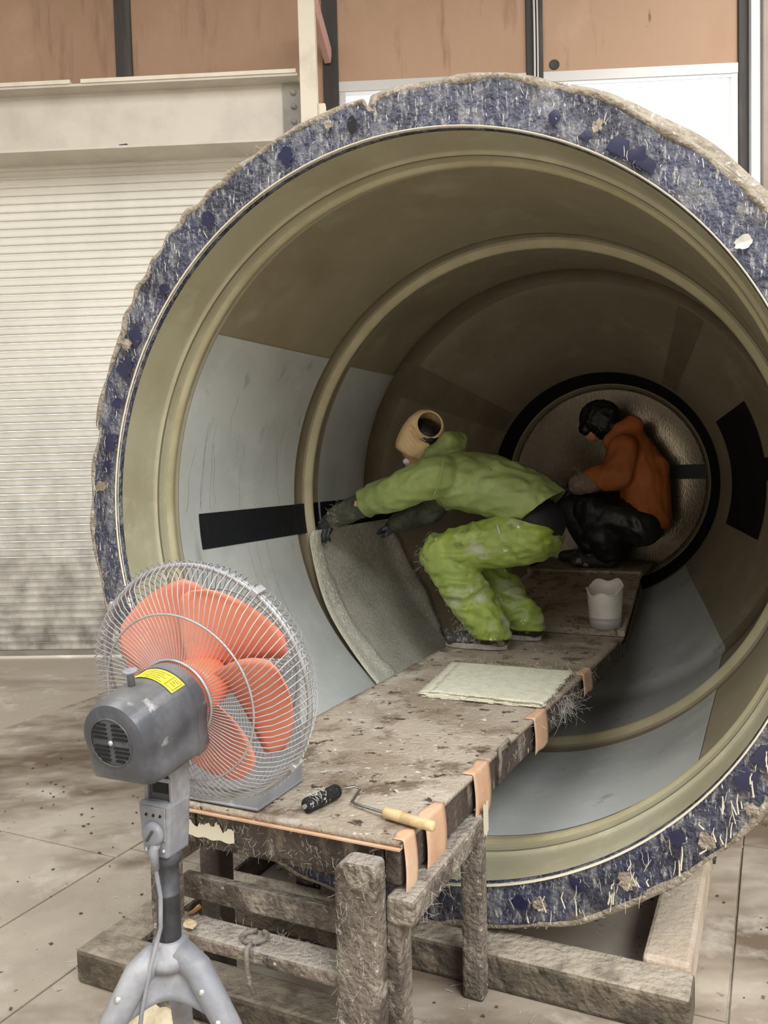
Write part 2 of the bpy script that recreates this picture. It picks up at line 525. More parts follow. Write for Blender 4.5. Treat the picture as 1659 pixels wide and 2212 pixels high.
def fibres(mb, pts, length, rad, jit=1.0, n=4, curl=0.3, bias=(0, 0, 0)):
    """thin curved strands starting at pts"""
    for p in pts:
        p = np.array(p, float)
        d = rng.normal(size=3) * jit + np.array(bias)
        d /= np.linalg.norm(d) + 1e-9
        L = length * (0.4 + rng.random() * 1.0)
        path = [p]
        for k in range(n):
            d = d + rng.normal(size=3) * curl
            d /= np.linalg.norm(d)
            path.append(path[-1] + d * L / n)
        mb.tube(path, rad, 3, cap=False)


# ------------------------------------------------------------------ floor
root = new_empty('floor', (0, 0, 0))
tag(root, 'dusty beige factory floor of large sheets', 'floor', kind='structure')
MB().hexa([(-9, -5, -0.12), (9, -5, -0.12), (9, 14, -0.12), (-9, 14, -0.12), (-9, -5, -0.012), (9, -5, -0.012), (9, 14, -0.012), (-9, 14, -0.012)]).build('slab', 'floor', root)
G = 0.004
ued = [-4.9, -3.1, -1.3, -0.9, 0.88, 2.7]
offs = [0.3, -0.5, -0.42, -0.6, 0.5]
for i in range(5):
    s0 = -3.0 + offs[i]
    k = 0
    while s0 < 3.6:
        s1 = s0 + 1.8
        jz = ZF + random.uniform(-0.0025, 0)
        c1, c2 = T(s1, ued[i], 0), T(s1, ued[i + 1], 0)
        if max(c1[1], c2[1]) < 6.4:
            MB().tbox(s0 + G, s1 - G, ued[i] + G, ued[i + 1] - G, ZF - 0.012, jz).build('floor_sheet', 'plate', root, bev=0.003)
        s0 = s1
# dirt chips and fibres lying about
mb = MB()
for k in range(520):
    if k < 300:
        p = T(rng.uniform(-1.2, 2.6), rng.uniform(-2.6, -0.5), ZF)
    else:
        p = T(rng.uniform(-0.7, 0.8), rng.uniform(-0.9, 1.4), ZF)
    r = rng.uniform(0.002, 0.007)
    a = rng.uniform(0, 6.28)
    vv = [p + np.array([math.cos(a + q * 1.57) * r * rng.uniform(0.6, 1.6), math.sin(a + q * 1.57) * r, 0.0005]) for q in range(4)]
    mb.add(vv + [vv[0] + (0, 0, 0.003), vv[1] + (0, 0, 0.003), vv[2] + (0, 0, 0.002), vv[3] + (0, 0, 0.002)],
           [(4, 5, 6, 7), (0, 1, 5, 4), (1, 2, 6, 5), (2, 3, 7, 6), (3, 0, 4, 7)])
tag(mb.build('floor_debris', 'chip'), 'dark resin chips scattered over the dusty floor', 'debris', kind='stuff')
mb = MB()
pts = [T(rng.normal(-0.3, 0.14), rng.normal(-0.72, 0.16), ZF + 0.004) for k in range(60)] + [T(rng.uniform(-0.7, 0.3), rng.uniform(-0.5, 0.6), ZF + 0.004) for k in range(120)]
for p in pts:
    a = rng.uniform(0, 6.28)
    L = rng.uniform(0.01, 0.04)
    d = np.array([math.cos(a), math.sin(a), 0])
    q = np.array([-d[1], d[0], 0])
    mb.tube([p, p + d * L * 0.5 + q * L * rng.normal(0, 0.15), p + d * L], 0.0007, 3, cap=False)
tag(mb.build('floor_fibre', 'fuzz'), 'white glass fibre scraps lying on the floor', 'fibre', kind='stuff')

# ------------------------------------------------------------------ back wall
wall = new_empty('wall_back', W(0, 0, 0))
tag(wall, 'back wall of plywood panels above shutter and windows', 'wall', kind='structure')
for x0, x1, z0 in [(-3.7, -2.02, 4.2), (-1.89, -0.385, 4.2), (-0.265, 1.185, 4.475), (1.315, 2.785, 4.475)]:
    MB().wbox(x0, x1, -0.012, 0.006 + random.uniform(0, 0.006), z0, 6.3).build('plywood_panel', 'ply', wall)
for x0, x1, z0 in [(-2.02, -1.89, 4.2), (-0.385, -0.265, 0.0), (1.185, 1.315, 0.0), (2.785, 2.86, 0.0)]:
    MB().wbox(x0, x1, -0.05, 0.03, z0, 6.3).build('stud', 'stud', wall, bev=0.006)
MB().wbox(-0.38, 2.8, -0.09, -0.02, 0.0, 2.6).build('lower_sheet', 'wallgrey', wall)
MB().wbox(-7.05, -3.6, -0.09, 0.0, 0.0, 6.3).build('side_sheet', 'wallgrey', wall)
MB().wbox(-3.7, -0.3, -0.20, -0.10, 4.2, 6.3).build('upper_sheet', 'wallgrey', wall)
MB().lathe(W(1.401, 0.0, 4.53), -WN, [(0.013, 0.001), (0.014, 0.030), (0.018, 0.036), (0.010, 0.040)], 16).build('knot_hole', 'stud', wall, smooth=True)
for i, (x0, x1) in enumerate([(-0.265, 1.185), (1.315, 2.785)]):
    wd = new_empty('window_%d' % (i + 1), W(x0, 0, 2.6))
    tag(wd, ['bright window between post and middle stud behind the tank', 'bright window next to the grey column'][i], 'window', kind='structure')
    f = MB()
    f.wbox(x0, x1, -0.06, 0.02, 4.40, 4.475)
    f.wbox(x0, x1, -0.06, 0.02, 2.6, 2.68)
    f.wbox(x0, x0 + 0.05, -0.06, 0.015, 2.68, 4.40)
    f.wbox(x1 - 0.05, x1, -0.06, 0.015, 2.68, 4.40)
    f.build('window_frame', 'alu', wd)
    MB().wbox(x0 + 0.05, x1 - 0.05, 0.0, 0.012, 4.372, 4.40).build('sash_rail', 'white_trim', wd)
    MB().wbox((x0 + x1) / 2 - 0.012, (x0 + x1) / 2 + 0.012, 0.0, 0.01, 4.33, 4.372).build('latch', 'alu', wd)
    MB().wbox(x0 + 0.05, x1 - 0.05, -0.035, -0.031, 2.68, 4.40).build('pane', 'glass', wd)
# cables clipped to the middle stud
cb = thing('stud_cable', 'pale cables clipped up the middle dark stud', 'cable', W(1.25, 0.03, 3.6))
for dx, r in ((-0.012, 0.009), (0.012, 0.007)):
    MB().tube([W(1.255 + dx + 0.004 * math.sin(z * 3), 0.042, z) for z in np.linspace(3.6, 6.2, 24)], r, 6).build('cable', 'alu', cb, smooth=True)
# column at the right end
col = new_empty('column', W(2.87, 0, 0))
tag(col, 'grey brown column with white trim strip at the window edge', 'column', kind='structure')
MB().wbox(2.93, 3.5, -0.1, 0.12, 0, 6.3).build('column_body', 'column', col, bev=0.01)
MB().wbox(3.5, 6.05, -0.1, 0.0, 0, 6.3).build('end_sheet', 'wallgrey', col)
MB().wbox(2.86, 2.93, -0.06, 0.08, 0, 6.3).build('trim_strip', 'white_trim', col, bev=0.005)

# steel beam over the shutter
bm_ = new_empty('steel_beam', W(-2, 0.3, 3.9))
tag(bm_, 'grey white steel beam bolted above the roller shutter', 'beam', kind='structure')
MB().wbox(-3.9, -0.53, 0.285, 0.31, 3.9, 4.36).build('web', 'beam', bm_)
MB().wbox(-3.9, -0.53, 0.0, 0.44, 4.345, 4.362).build('top_flange', 'beam', bm_)
MB().wbox(-3.9, -0.53, 0.16, 0.44, 3.885, 3.902).build('bottom_flange', 'beam', bm_)
MB().wbox(-3.9, -2.22, 0.40, 0.45, 4.362, 4.39).build('cream_strip', 'cream', bm_)
MB().wbox(-2.14, -0.54, 0.40, 0.45, 4.362, 4.39).build('cream_strip', 'cream', bm_)
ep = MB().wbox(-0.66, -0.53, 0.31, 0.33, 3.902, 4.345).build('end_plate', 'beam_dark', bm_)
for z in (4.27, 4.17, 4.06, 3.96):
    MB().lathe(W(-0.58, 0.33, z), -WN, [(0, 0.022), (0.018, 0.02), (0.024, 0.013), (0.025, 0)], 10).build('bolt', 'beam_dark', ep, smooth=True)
MB().tube([W(-1.92, 0.315, 3.955), W(-1.86, 0.318, 3.953), W(-1.82, 0.322, 3.92)], [0.002, 0.008, 0.004], 6).build('rust_scar', 'stud', bm_)

# white post and its brace
po = thing('white_post', 'cream white painted post standing beside the beam end', 'post', W(-0.45, 0.47, 0))
MB().wbox(-0.505, -0.385, 0.40, 0.50, 0, 4.86).build('post_body', 'cream', po, bev=0.004)
MB().wbox(-0.385, -0.33, 0.40, 0.46, 0, 4.13).build('side_batten', 'cream', po, bev=0.004)
MB().bar(W(-0.395, 0.42, 4.84), W(-0.34, 0.03, 4.66), 0.05, 0.13).build('brace', 'pinkred', po, bev=0.004)
MB().wbox(-0.5, -0.42, 0.41, 0.49, 4.86, 4.875).build('post_cap', 'stud', po)

# roller shutter, one object for each slat
sh = new_empty('roller_shutter', W(-2.2, 0.1, 0))
tag(sh, 'cream white steel roller shutter with dirty lower slats', 'shutter')
PITCHS = 0.0635
prof = [(0.000, 0.0), (0.012, 0.004), (0.015, 0.012), (0.012, 0.022), (0.006, 0.034), (0.004, 0.046), (0.006, 0.056), (0.002, 0.0605), (-0.008, 0.061), (-0.008, 0.0)]
sx0, sx1 = -4.0, -0.42


def slat_mesh(mname):
    me = bpy.data.meshes.new('slat')
    vs_, fs_ = [], []
    base = W(0, 0.1, 0)
    inv = INV[sh.name].inverted()
    for x in (sx0, sx1):
        for o, z in prof:
            vs_.append(tuple(inv @ Vector(W(x, 0.1 + o, z))))
    n = len(prof)
    for i in range(n):
        j = (i + 1) % n
        fs_.append((i, j, n + j, n + i))
    fs_ += [tuple(range(n)), tuple(reversed(range(n, 2 * n)))]
    me.from_pydata(vs_, [], fs_)
    me.materials.append(V[mname])
    return me


sm_hi = slat_mesh('shutter')
z = 0.055
k = 0
while z < 3.96:
    o = bpy.data.objects.new('slat', sm_hi)
    C.objects.link(o)
    o.parent = sh
    o.location = (0, 0, z)
    z += PITCHS
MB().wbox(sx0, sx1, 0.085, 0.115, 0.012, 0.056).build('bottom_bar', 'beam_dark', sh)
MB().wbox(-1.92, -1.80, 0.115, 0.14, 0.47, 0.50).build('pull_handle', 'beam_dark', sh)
MB().wbox(-0.44, -0.36, 0.04, 0.17, 0, 3.9).build('guide_rail', 'shutter', sh)
br = thing('shutter_bracket', 'small white bracket hanging below the beam', 'bracket', W(-0.9, 0.13, 3.8))
MB().wbox(-0.92, -0.83, 0.13, 0.16, 3.862, 3.885).wbox(-0.895, -0.885, 0.13, 0.16, 3.72, 3.862).wbox(-0.865, -0.855, 0.13, 0.16, 3.72, 3.862).build('bracket_plate', 'cream', br)

# the rest of the hall
hall = MB().hexa([(-7.1, -6.2, 6.3), (6.1, -6.2, 6.3), (6.1, 6.9, 6.3), (-7.1, 6.9, 6.3), (-7.1, -6.2, 6.4), (6.1, -6.2, 6.4), (6.1, 6.9, 6.4), (-7.1, 6.9, 6.4)]).build('ceiling', 'roof')
tag(hall, 'plain grey roof sheet over the workshop', 'ceiling', kind='structure')
hall = MB().hexa([(-7.1, -6.2, 0), (-7.0, -6.2, 0), (-7.0, 6.9, 0), (-7.1, 6.9, 0), (-7.1, -6.2, 6.3), (-7.0, -6.2, 6.3), (-7.0, 6.9, 6.3), (-7.1, 6.9, 6.3)]).build('wall_left', 'hallwall')
tag(hall, 'pale sheet wall along the left of the workshop', 'wall', kind='structure')
hall = MB().hexa([(6.0, -6.2, 0), (6.1, -6.2, 0), (6.1, 6.9, 0), (6.0, 6.9, 0), (6.0, -6.2, 6.3), (6.1, -6.2, 6.3), (6.1, 6.9, 6.3), (6.0, 6.9, 6.3)]).build('wall_right', 'hallwall')
tag(hall, 'pale sheet wall along the right of the workshop', 'wall', kind='structure')
hall = MB().hexa([(-7.0, -6.2, 0), (6.0, -6.2, 0), (6.0, -6.1, 0), (-7.0, -6.1, 0), (-7.0, -6.2, 6.3), (6.0, -6.2, 6.3), (6.0, -6.1, 6.3), (-7.0, -6.1, 6.3)]).build('wall_front', 'hallwall')
tag(hall, 'pale sheet wall closing the open end of the workshop', 'wall', kind='structure')

# ------------------------------------------------------------------ the tank
tank = thing('tank_mould', 'large round fibreglass tank mould with crusted blue flange', 'tank', T(0, 0, ZF))
TO, TREF = C0, RT


def nz3(p, sc):
    return noise.noise(Vector((p[0] * sc, p[1] * sc, p[2] * sc)))


def rib(s, c, wd, h):
    x = abs(s - c) / wd
    return h * (0.5 + 0.5 * math.cos(pi * x)) if x < 1 else 0.0


def rprof(s):
    R = 1.1
    if s > 1.9:
        x = (s - 1.9)
        pts_ = [(0, 1.1), (0.12, 1.088), (0.3, 1.03), (0.6, 0.915), (0.9, 0.79), (1.135, 0.715), (1.28, 0.655), (1.33, 0.63)]
        R = float(np.interp(x, [p[0] for p in pts_], [p[1] for p in pts_]))
    R -= 0.012 if s > 0.165 else 0.0
    R -= rib(s, 0.24, 0.035, 0.012)
    R += rib(s, 1.185, 0.05, 0.014) + rib(s, 1.325, 0.05, 0.014)
    R -= rib(s, 1.255, 0.042, 0.034)
    R += rib(s, 1.97, 0.15, 0.014)
    return R


ss = sorted(set([round(v, 4) for v in list(np.arange(0, 0.4, 0.0125)) + list(np.arange(0.4, 1.05, 0.05)) + list(np.arange(1.05, 1.45, 0.0125)) + list(np.arange(1.45, 3.23, 0.03)) + [0.164, 0.168, 3.23]]))
mb = MB().lathe(TO, AX, [(s, rprof(s)) for s in ss], 160, TREF)
shell = mb.build('inner_shell', 'laminate', tank, smooth=True)
# ribs as their own pale rings
MB().lathe(TO, AX, [(s, rprof(s) - 0.0015) for s in np.arange(1.225, 1.286, 0.006)], 160, TREF).build('stiffening_rib', 'rib', tank, smooth=True)
MB().lathe(TO, AX, [(s, rprof(s) - 0.0015) for s in np.arange(0.215, 0.266, 0.005)], 160, TREF).build('stiffening_rib', 'rib', tank, smooth=True)
MB().lathe(TO, AX, [(s, rprof(s) - 0.0012) for s in sorted(list(np.linspace(-0.001, 0.215, 24)) + [0.1645, 0.1675])], 160, TREF).build('mouth_band', 'mouth', tank, smooth=True)
MB().lathe(TO, AX, [(s, rprof(s) - 0.0012) for s in np.linspace(0.265, 0.287, 5)], 160, TREF).build('mouth_band', 'mouth', tank, smooth=True)
# groove shade put in as brown rings: by the rib, mouth step and dished end
MB().lathe(TO, AX, [(s, rprof(s) - 0.002) for s in np.linspace(0.168, 0.177, 4)], 160, TREF).build('lap_and_groove_shade', 'lap_shade', tank, smooth=True)
for s0, s1 in ((1.138, 1.218), (1.292, 1.36), (1.86, 2.06)):
    MB().lathe(TO, AX, [(s, rprof(s) - 0.001) for s in np.linspace(s0, s1, 10)], 160, TREF).build('lap_and_groove_shade', 'lap_shade', tank, smooth=True)
# grey gel coat fields
def field(name, m, s0, s1, t0, t1, lift, ns=14, nt_=120, fs=None):
    def fn(a, b):
        th = t0 + (t1 - t0) * b
        lo, hi = (s0, s1) if fs is None else fs(th)
        s = lo + (hi - lo) * a
        return TC(s, th, rprof(s) - lift)
    return MB().grid(fn, ns, nt_).build(name, m, tank, smooth=True)


field('gel_coat_field', 'topcoat', 0.287, 1.135, 143.3, 316.6, 0.003)
field('gel_coat_field', 'topcoat', 1.365, 1.885, 144.2, 228, 0.003, fs=lambda th: (1.365, 1.885 + 0.005 * nz3((th * 0.35, 0, 0), 1)))
field('gel_coat_field', 'topcoat', 1.365, 3.02, 231, 315.4, 0.003, ns=50)
# black bands
field('black_band', 'black', 0.405, 2.9, 181.3, 188.9, 0.006, ns=40, nt_=10)
field('black_band', 'black', 0.9, 2.40, 1.5, 8.5, 0.006, ns=30, nt_=8)
field('black_band', 'black', 2.36, 2.80, -17, 27, 0.006, ns=8, nt_=24)
# brown laps across the dished end
for t0, t1, s0, s1 in ((50, 58, 2.08, 3.0), (139, 150, 1.9, 3.0)):
    field('lap_and_groove_shade', 'lap_shade', s0, s1, t0, t1, 0.003, ns=10, nt_=10)
MB().lathe(TO, AX, [(s, rprof(s) - 0.008) for s in np.linspace(3.03, 3.175, 6)], 128, TREF).build('black_ring', 'black', tank, smooth=True)
MB().lathe(TO, AX, [(3.175, 0.66), (3.19, 0.635), (3.21, 0.628), (3.23, 0.63)], 128, TREF).build('end_rim', 'rib', tank, smooth=True)
MB().lathe(TO, AX, [(3.225, 0.64), (3.235, 0.625), (3.24, 0.60), (3.2405, 0.48), (3.241, 0.32), (3.2413, 0.16), (3.2415, 0.001)], 96, TREF).build('end_disc', 'wet', tank, smooth=True)
MB().grid(lambda a, b: T(float(np.interp(0.61 - a * 0.6, [0, .32, .6, .64], [3.2415, 3.241, 3.240, 3.232])) - 0.004, 0.61 - a * 0.60, 0.02 + b * 0.09), 12, 3).build('black_band', 'black', tank, smooth=True)


# flange
def orad(th):
    r = 1.222 + 0.006 * math.sin(th * 0.11) + 0.012 * nz3((math.cos(math.radians(th)) * 9, math.sin(math.radians(th)) * 9, 0.3), 1.0)
    d = abs(th - 93.3)
    if d < 1.2:
        r -= 0.05 * (1 - d / 1.2)
    if 118 < th < 150:
        r += 0.006 * math.sin(th * 1.3)
    if 165 < th < 210:
        r -= 0.018
    return r


def flange_fn(a, b):
    th = 360.0 * b
    ri, ro = 1.1, orad(th % 360)
    if a < 0.08:
        r, s = ri, 0.03 - 0.06 * a / 0.08
    elif a > 0.9:
        r, s = ro + 0.002, -0.03 + 0.07 * (a - 0.9) / 0.1
    else:
        t = (a - 0.08) / 0.82
        r, s = ri + (ro - ri) * t, -0.03
        p = (r * math.cos(math.radians(th)), r * math.sin(math.radians(th)), 0)
        s += 0.007 * nz3(p, 9) + 0.004 * nz3(p, 31)
    return TC(s, th, r)


fl_ = MB().grid(flange_fn, 22, 480).build('flange', 'flange', tank, smooth=True)
mb = MB()
for a in range(0, 480):
    pass
mb.grid(lambda a, b: TC(-0.018 + 0.016 * math.sin(2 * pi * a) + 0.006 * nz3((math.cos(2 * pi * b) * 14, math.sin(2 * pi * b) * 14, a), 1.0), 360 * b,
                        orad(360 * b % 360) + (0.013 + 0.008 * nz3((math.cos(2 * pi * b) * 8, math.sin(2 * pi * b) * 8, 2.0), 1.0)) * math.cos(2 * pi * a)), 8, 480)
mb.build('crust_ridge', 'crust', fl_, smooth=True)
MB().grid(lambda a, b: TC(0.025 + 0.03 * a, -40 + 135 * b, 1.222 + a * (0.045 + 0.003 * math.sin(b * 60))), 3, 160).build('rear_lip', 'crust', fl_, smooth=True, sol=0.02)
MB().lathe(TO, AX, [(-0.030, 1.099), (-0.034, 1.1005), (-0.034, 1.103), (-0.028, 1.1035), (-0.02, 1.1)], 200, TREF).build('rim_edge', 'drip', tank, smooth=True)
MB().lathe(TO, AX, [(0.03, 1.225), (0.10, 1.18), (1.9, 1.18), (2.4, 1.09), (3.1, 0.84), (3.3, 0.74), (3.5, 0.5), (3.58, 0.001)], 96, TREF).build('outer_shell', 'outer', tank, smooth=True)
for sr in (0.9, 1.9):
    MB().lathe(TO, AX, [(sr - 0.04, 1.18), (sr - 0.04, 1.24), (sr + 0.04, 1.24), (sr + 0.04, 1.18)], 96, TREF).build('outer_hoop', 'outer', tank)
# slot in the flange
MB().grid(lambda a, b: TC(-0.041, 96.35 + 0.75 * math.sin(2 * pi * b) * a, 1.152 + 0.026 * math.cos(2 * pi * b) * a), 3, 16).build('bolt_slot', 'hole', fl_)
# bare navy patches
for th, r, sz in [(56.1, 1.130, .028), (53.3, 1.127, .028), (51.4, 1.124, .022), (60.8, 1.125, .016), (65.9, 1.15, .016), (167.1, 1.125, .030), (171.5, 1.13, .024), (153.6, 1.14, .034),
                  (148.0, 1.145, .028), (124.5, 1.155, .026), (138.4, 1.125, .02), (-31.6, 1.135, .030), (-35.4, 1.14, .028), (-47.7, 1.13, .020), (-63.6, 1.13, .020), (-72.9, 1.15, .020),
                  (108.0, 1.155, .024), (-53, 1.14, .018), (160, 1.13, .02), (-28, 1.16, .02)]:
    sd = rng.uniform(0, 50)

    def pf(a, b, th=th, r=r, sz=sz, sd=sd):
        ang = 2 * pi * b
        rr = sz * a * (1 + 0.35 * nz3((math.cos(ang) * 1.4 + sd, math.sin(ang) * 1.4, 0), 1.2))
        x, y = rr * math.cos(ang), rr * 1.15 * math.sin(ang)
        return TC(-0.0415 - 0.0006 * (1 - a * a), th + math.degrees(x / r), min(max(r + y, 1.115), 1.215))
    MB().grid(pf, 4, 20).build('navy_patch', 'navy', fl_, smooth=True)


for th, r, sz in [(-57, 1.165, .022), (-70, 1.16, .018), (-45, 1.18, .02), (60, 1.16, .014), (100, 1.18, .012), (-38, 1.19, .016), (150, 1.17, .018), (175, 1.16, .02)]:
    sd = rng.uniform(0, 50)

    def tf2(a, b, th=th, r=r, sz=sz, sd=sd):
        ang = 2 * pi * b
        rr = sz * a * (1 + 0.5 * nz3((math.cos(ang) * 1.6 + sd, math.sin(ang) * 1.6, 0), 1.4))
        return TC(-0.0425 - 0.001 * (1 - a * a), th + math.degrees(rr * math.cos(ang) / r), r + rr * 1.2 * math.sin(ang))
    MB().grid(tf2, 4, 20).build('tan_resin_patch', 'crust', fl_, smooth=True)


def flp(th, r):
    return TC(-0.042, th, r)


# drips and fibre slivers on the flange
mb = MB()
for k in range(230):
    th = rng.uniform(-80, 255)
    if 20 < th < 130 and rng.random() < 0.3:
        continue
    r = rng.uniform(1.115, 1.21)
    p = flp(th, r)
    L = rng.uniform(0.006, 0.03) if th > 0 else rng.uniform(0.008, 0.045)
    d = np.array([0, 0, -1.0]) + RT * rng.normal(0, 0.25)
    d /= np.linalg.norm(d)
    q = p + d * L
    w_ = rng.uniform(0.0005, 0.0013)
    mb.tube([p, p + d * L * 0.5 + RT * rng.normal(0, 0.002), q], [w_ * 0.6, w_, w_ * 0.7], 4)
for k in range(48):
    th = rng.uniform(-82, -22)
    r = rng.uniform(1.12, 1.19)
    p = flp(th, r)
    L = rng.uniform(0.015, 0.055)
    w_ = rng.uniform(0.0012, 0.0028)
    mb.tube([p, p - UPV * L * 0.4 + RT * rng.normal(0, 0.003), p - UPV * L + RT * rng.normal(0, 0.006)], [w_ * 0.5, w_ * 0.8, w_], 5)
o = mb.build('resin_drips', 'drip', fl_)
o['kind'] = 'stuff'
mb = MB()
for k in range(620):
    th = rng.uniform(-80, 255)
    e = rng.random()
    r = 1.113 if e < 0.3 else (orad(th % 360) + 0.004 if e < 0.6 else rng.uniform(1.11, 1.22))
    fibres(mb, [TC(-0.04, th, r)], 0.016, 0.00035, bias=(0, -0.4, 0))
o = mb.build('loose_fibre', 'fuzz', fl_)
o['kind'] = 'stuff'
def scrap(a, b):
    ang = 2 * pi * b
    rr = 0.020 * a * (1 + 0.5 * nz3((math.cos(ang) * 1.6 + 4, math.sin(ang) * 1.6, 0), 1.6))
    return TC(-0.046 - 0.005 * a * math.sin(ang * 2), 35.6 + math.degrees(rr * 0.8 * math.cos(ang) / 1.13), 1.137 + rr * math.sin(ang))


MB().grid(scrap, 4, 18).build('paper_scrap', 'fuzz', fl_, sol=0.001)

# run marks in the grey gel coat (thin ridges of resin that have run down)
mb = MB()
for k in range(12):
    s = rng.uniform(0.35, 1.05)
    t0 = rng.uniform(149, 168)
    t1 = min(t0 + rng.uniform(8, 28), 180.8)
    path = []
    ds = rng.normal(0, 0.03)
    for q in np.linspace(0, 1, 10):
        sq = s + ds * q + 0.006 * math.sin(q * 9 + k)
        path.append(TC(sq, t0 + (t1 - t0) * q, rprof(sq) - 0.0038))
    mb.tube(path, 0.0011, 4)
for s0, t0, t1 in ((0.78, 189.4, 205), (0.86, 189.4, 212), (0.72, 189.4, 203)):
    mb.tube([TC(s0 + 0.02 * q * q, t0 + (t1 - t0) * q, rprof(s0) - 0.0038) for q in np.linspace(0, 1, 12)], 0.0009, 4)
mb.build('resin_runs', 'beam_dark', tank)['kind'] = 'stuff'

# ------------------------------------------------------------------ base frame under the tank
bf = thing('base_frame', 'dust covered steel base frame under the tank', 'frame', T(-0.3, 0, ZF))
MB().tbox(-0.55, -0.43, -0.84, 0.5, ZF, ZF + 0.10).build('cross_beam', 'frame', bf, bev=0.012)
MB().tbox(-0.118, 0.02, -0.705, 0.80, ZF, ZF + 0.105).build('cross_beam', 'frame', bf, bev=0.012)
MB().tbox(-0.435, 2.6, -0.84, -0.70, ZF, ZF + 0.096).build('side_beam', 'frame', bf, bev=0.012)
MB().tbox(0.01, 2.6, 0.665, 0.79, ZF, ZF + 0.125).build('side_beam', 'frame_pale', bf, bev=0.012)
for sr in (0.9, 1.9):
    mb = MB()
    mb.grid(lambda a, b: T(sr - 0.05, -0.80 + 1.6 * b, (ZF + 0.02) + a * ((-math.sqrt(1.245 ** 2 - (-0.80 + 1.6 * b) ** 2)) - (ZF + 0.02))), 2, 24)
    mb.build('cradle_plate', 'steel_dark', bf, sol=0.1, offset=1)
MB().tbox(0.86, 0.96, 0.3, 0.66, ZF, ZF + 0.08).build('cradle_block', 'steel_dark', bf)

# ------------------------------------------------------------------ platform
ZD = -0.697
pl = thing('work_platform', 'long dusty plank platform reaching into the tank', 'platform', T(-0.6, 0, ZF))
Ls, Lu = [-0.612, 0.1, 1.0, 1.78], [-0.388, -0.42, -0.395, -0.385]
Rs, Ru = [-0.612, 0.1, 1.0, 1.78], [0.236, 0.262, 0.305, 0.338]


def LU(s):
    return float(np.interp(s, Ls, Lu))


def RU(s):
    return float(np.interp(s, Rs, Ru))


def deck_fn(a, b):
    s = -0.612 + 2.392 * a
    u = LU(s) + (RU(s) - LU(s)) * b
    e = min(b, 1 - b)
    z = ZD + 0.0025 * nz3((s, u, 0), 6) + 0.0015 * nz3((s, u, 4), 22)
    return T(s, u, z)


MB().grid(deck_fn, 120, 34).build('deck', 'deck', pl, smooth=True, sol=0.014)


def strip(name, m, ua, ub, z0, z1, s0=-0.606, s1=1.775, n=24):
    def p(s, k):
        return T(s, ua(s) if k < 2 else ub(s), z0 if k in (0, 3) else z1)
    mb = MB()
    vv, ff = [], []
    for i in range(n + 1):
        s = s0 + (s1 - s0) * i / n
        vv += [p(s, 0), p(s, 1), p(s, 2), p(s, 3)]
    for i in range(n):
        for k in range(4):
            ff.append((4 * i + k, 4 * i + (k + 1) % 4, 4 * i + 4 + (k + 1) % 4, 4 * i + 4 + k))
    ff += [(0, 3, 2, 1), (4 * n, 4 * n + 1, 4 * n + 2, 4 * n + 3)]
    return mb.add(vv, ff).build(name, m, pl, bev=0.004)


strip('side_board', 'dirtyside', lambda s: RU(s) - 0.045, lambda s: RU(s) - 0.006, ZD - 0.105, ZD - 0.012)
strip('side_board', 'dirtyside', lambda s: LU(s) + 0.006, lambda s: LU(s) + 0.045, ZD - 0.105, ZD - 0.012)
MB().tbox(-0.604, -0.565, -0.34, 0.188, ZD - 0.10, ZD - 0.018).build('front_board', 'dirtyside', pl, bev=0.004)
MB().tbox(-0.622, -0.42, -0.39, 0.236, ZD - 0.0175, ZD - 0.0135).build('fibreboard_underlay', 'tan', pl)
MB().grid(lambda a, b: T(-0.6065, -0.372 + 0.15 * b, ZD - 0.086 + 0.002 * math.sin(b * 20) + a * (0.035 + 0.022 * nz3((b * 7, 3, 0), 1) + 0.012 * nz3((b * 29, 1, 0), 1))), 4, 40).build('white_paint_patch', 'drip', pl, sol=0.001, offset=1)
for s in (0.35, 0.95, 1.6):
    MB().tbox(s - 0.03, s + 0.03, LU(s) + 0.05, RU(s) - 0.05, ZD - 0.10, ZD - 0.016).build('cross_bearer', 'steel_dark', pl)
for s in (0.95, 1.6):
    for u in (-0.30, -0.02):
        MB().tbox(s - 0.03, s + 0.03, u - 0.03, u + 0.03, -math.sqrt(1.083 ** 2 - (abs(u) + 0.03) ** 2) + 0.004, ZD - 0.10).build('support_block', 'steel_dark', pl)
for s0, s1, dz in [(-0.606, -0.545, 0.14), (-0.49, -0.375, 0.15), (-0.175, -0.055, 0.14), (0.36, 0.50, 0.12), (0.98, 1.12, 0.085)]:
    def tf(a, b, s0=s0, s1=s1, dz=dz):
        s = s0 + (s1 - s0) * a
        L = 0.03 + dz
        t = b * L + 0.004 * math.sin(a * 7 + s0 * 9)
        if t < 0.03:
            return T(s, RU(s) + 0.003 - 0.03 + t, ZD + 0.003)
        q = t - 0.03
        return T(s, RU(s) + 0.0035 + 0.006 * math.sin(q * 20), ZD + 0.003 - q)
    MB().grid(tf, 6, 22).build('paper_flap', 'tan', pl, smooth=True, sol=0.0015)
bk = MB().tube([T(0.02, RU(0) + 0.004, ZD - 0.10), T(0.02, RU(0) + 0.012, ZD - 0.02), T(0.025, RU(0) + 0.008, ZD + 0.012), T(0.10, RU(0.1) + 0.008, ZD + 0.016), T(0.12, RU(0.1) + 0.01, ZD - 0.01)], 0.006, 6)
bk.build('edge_clip', 'iron', pl, smooth=True)
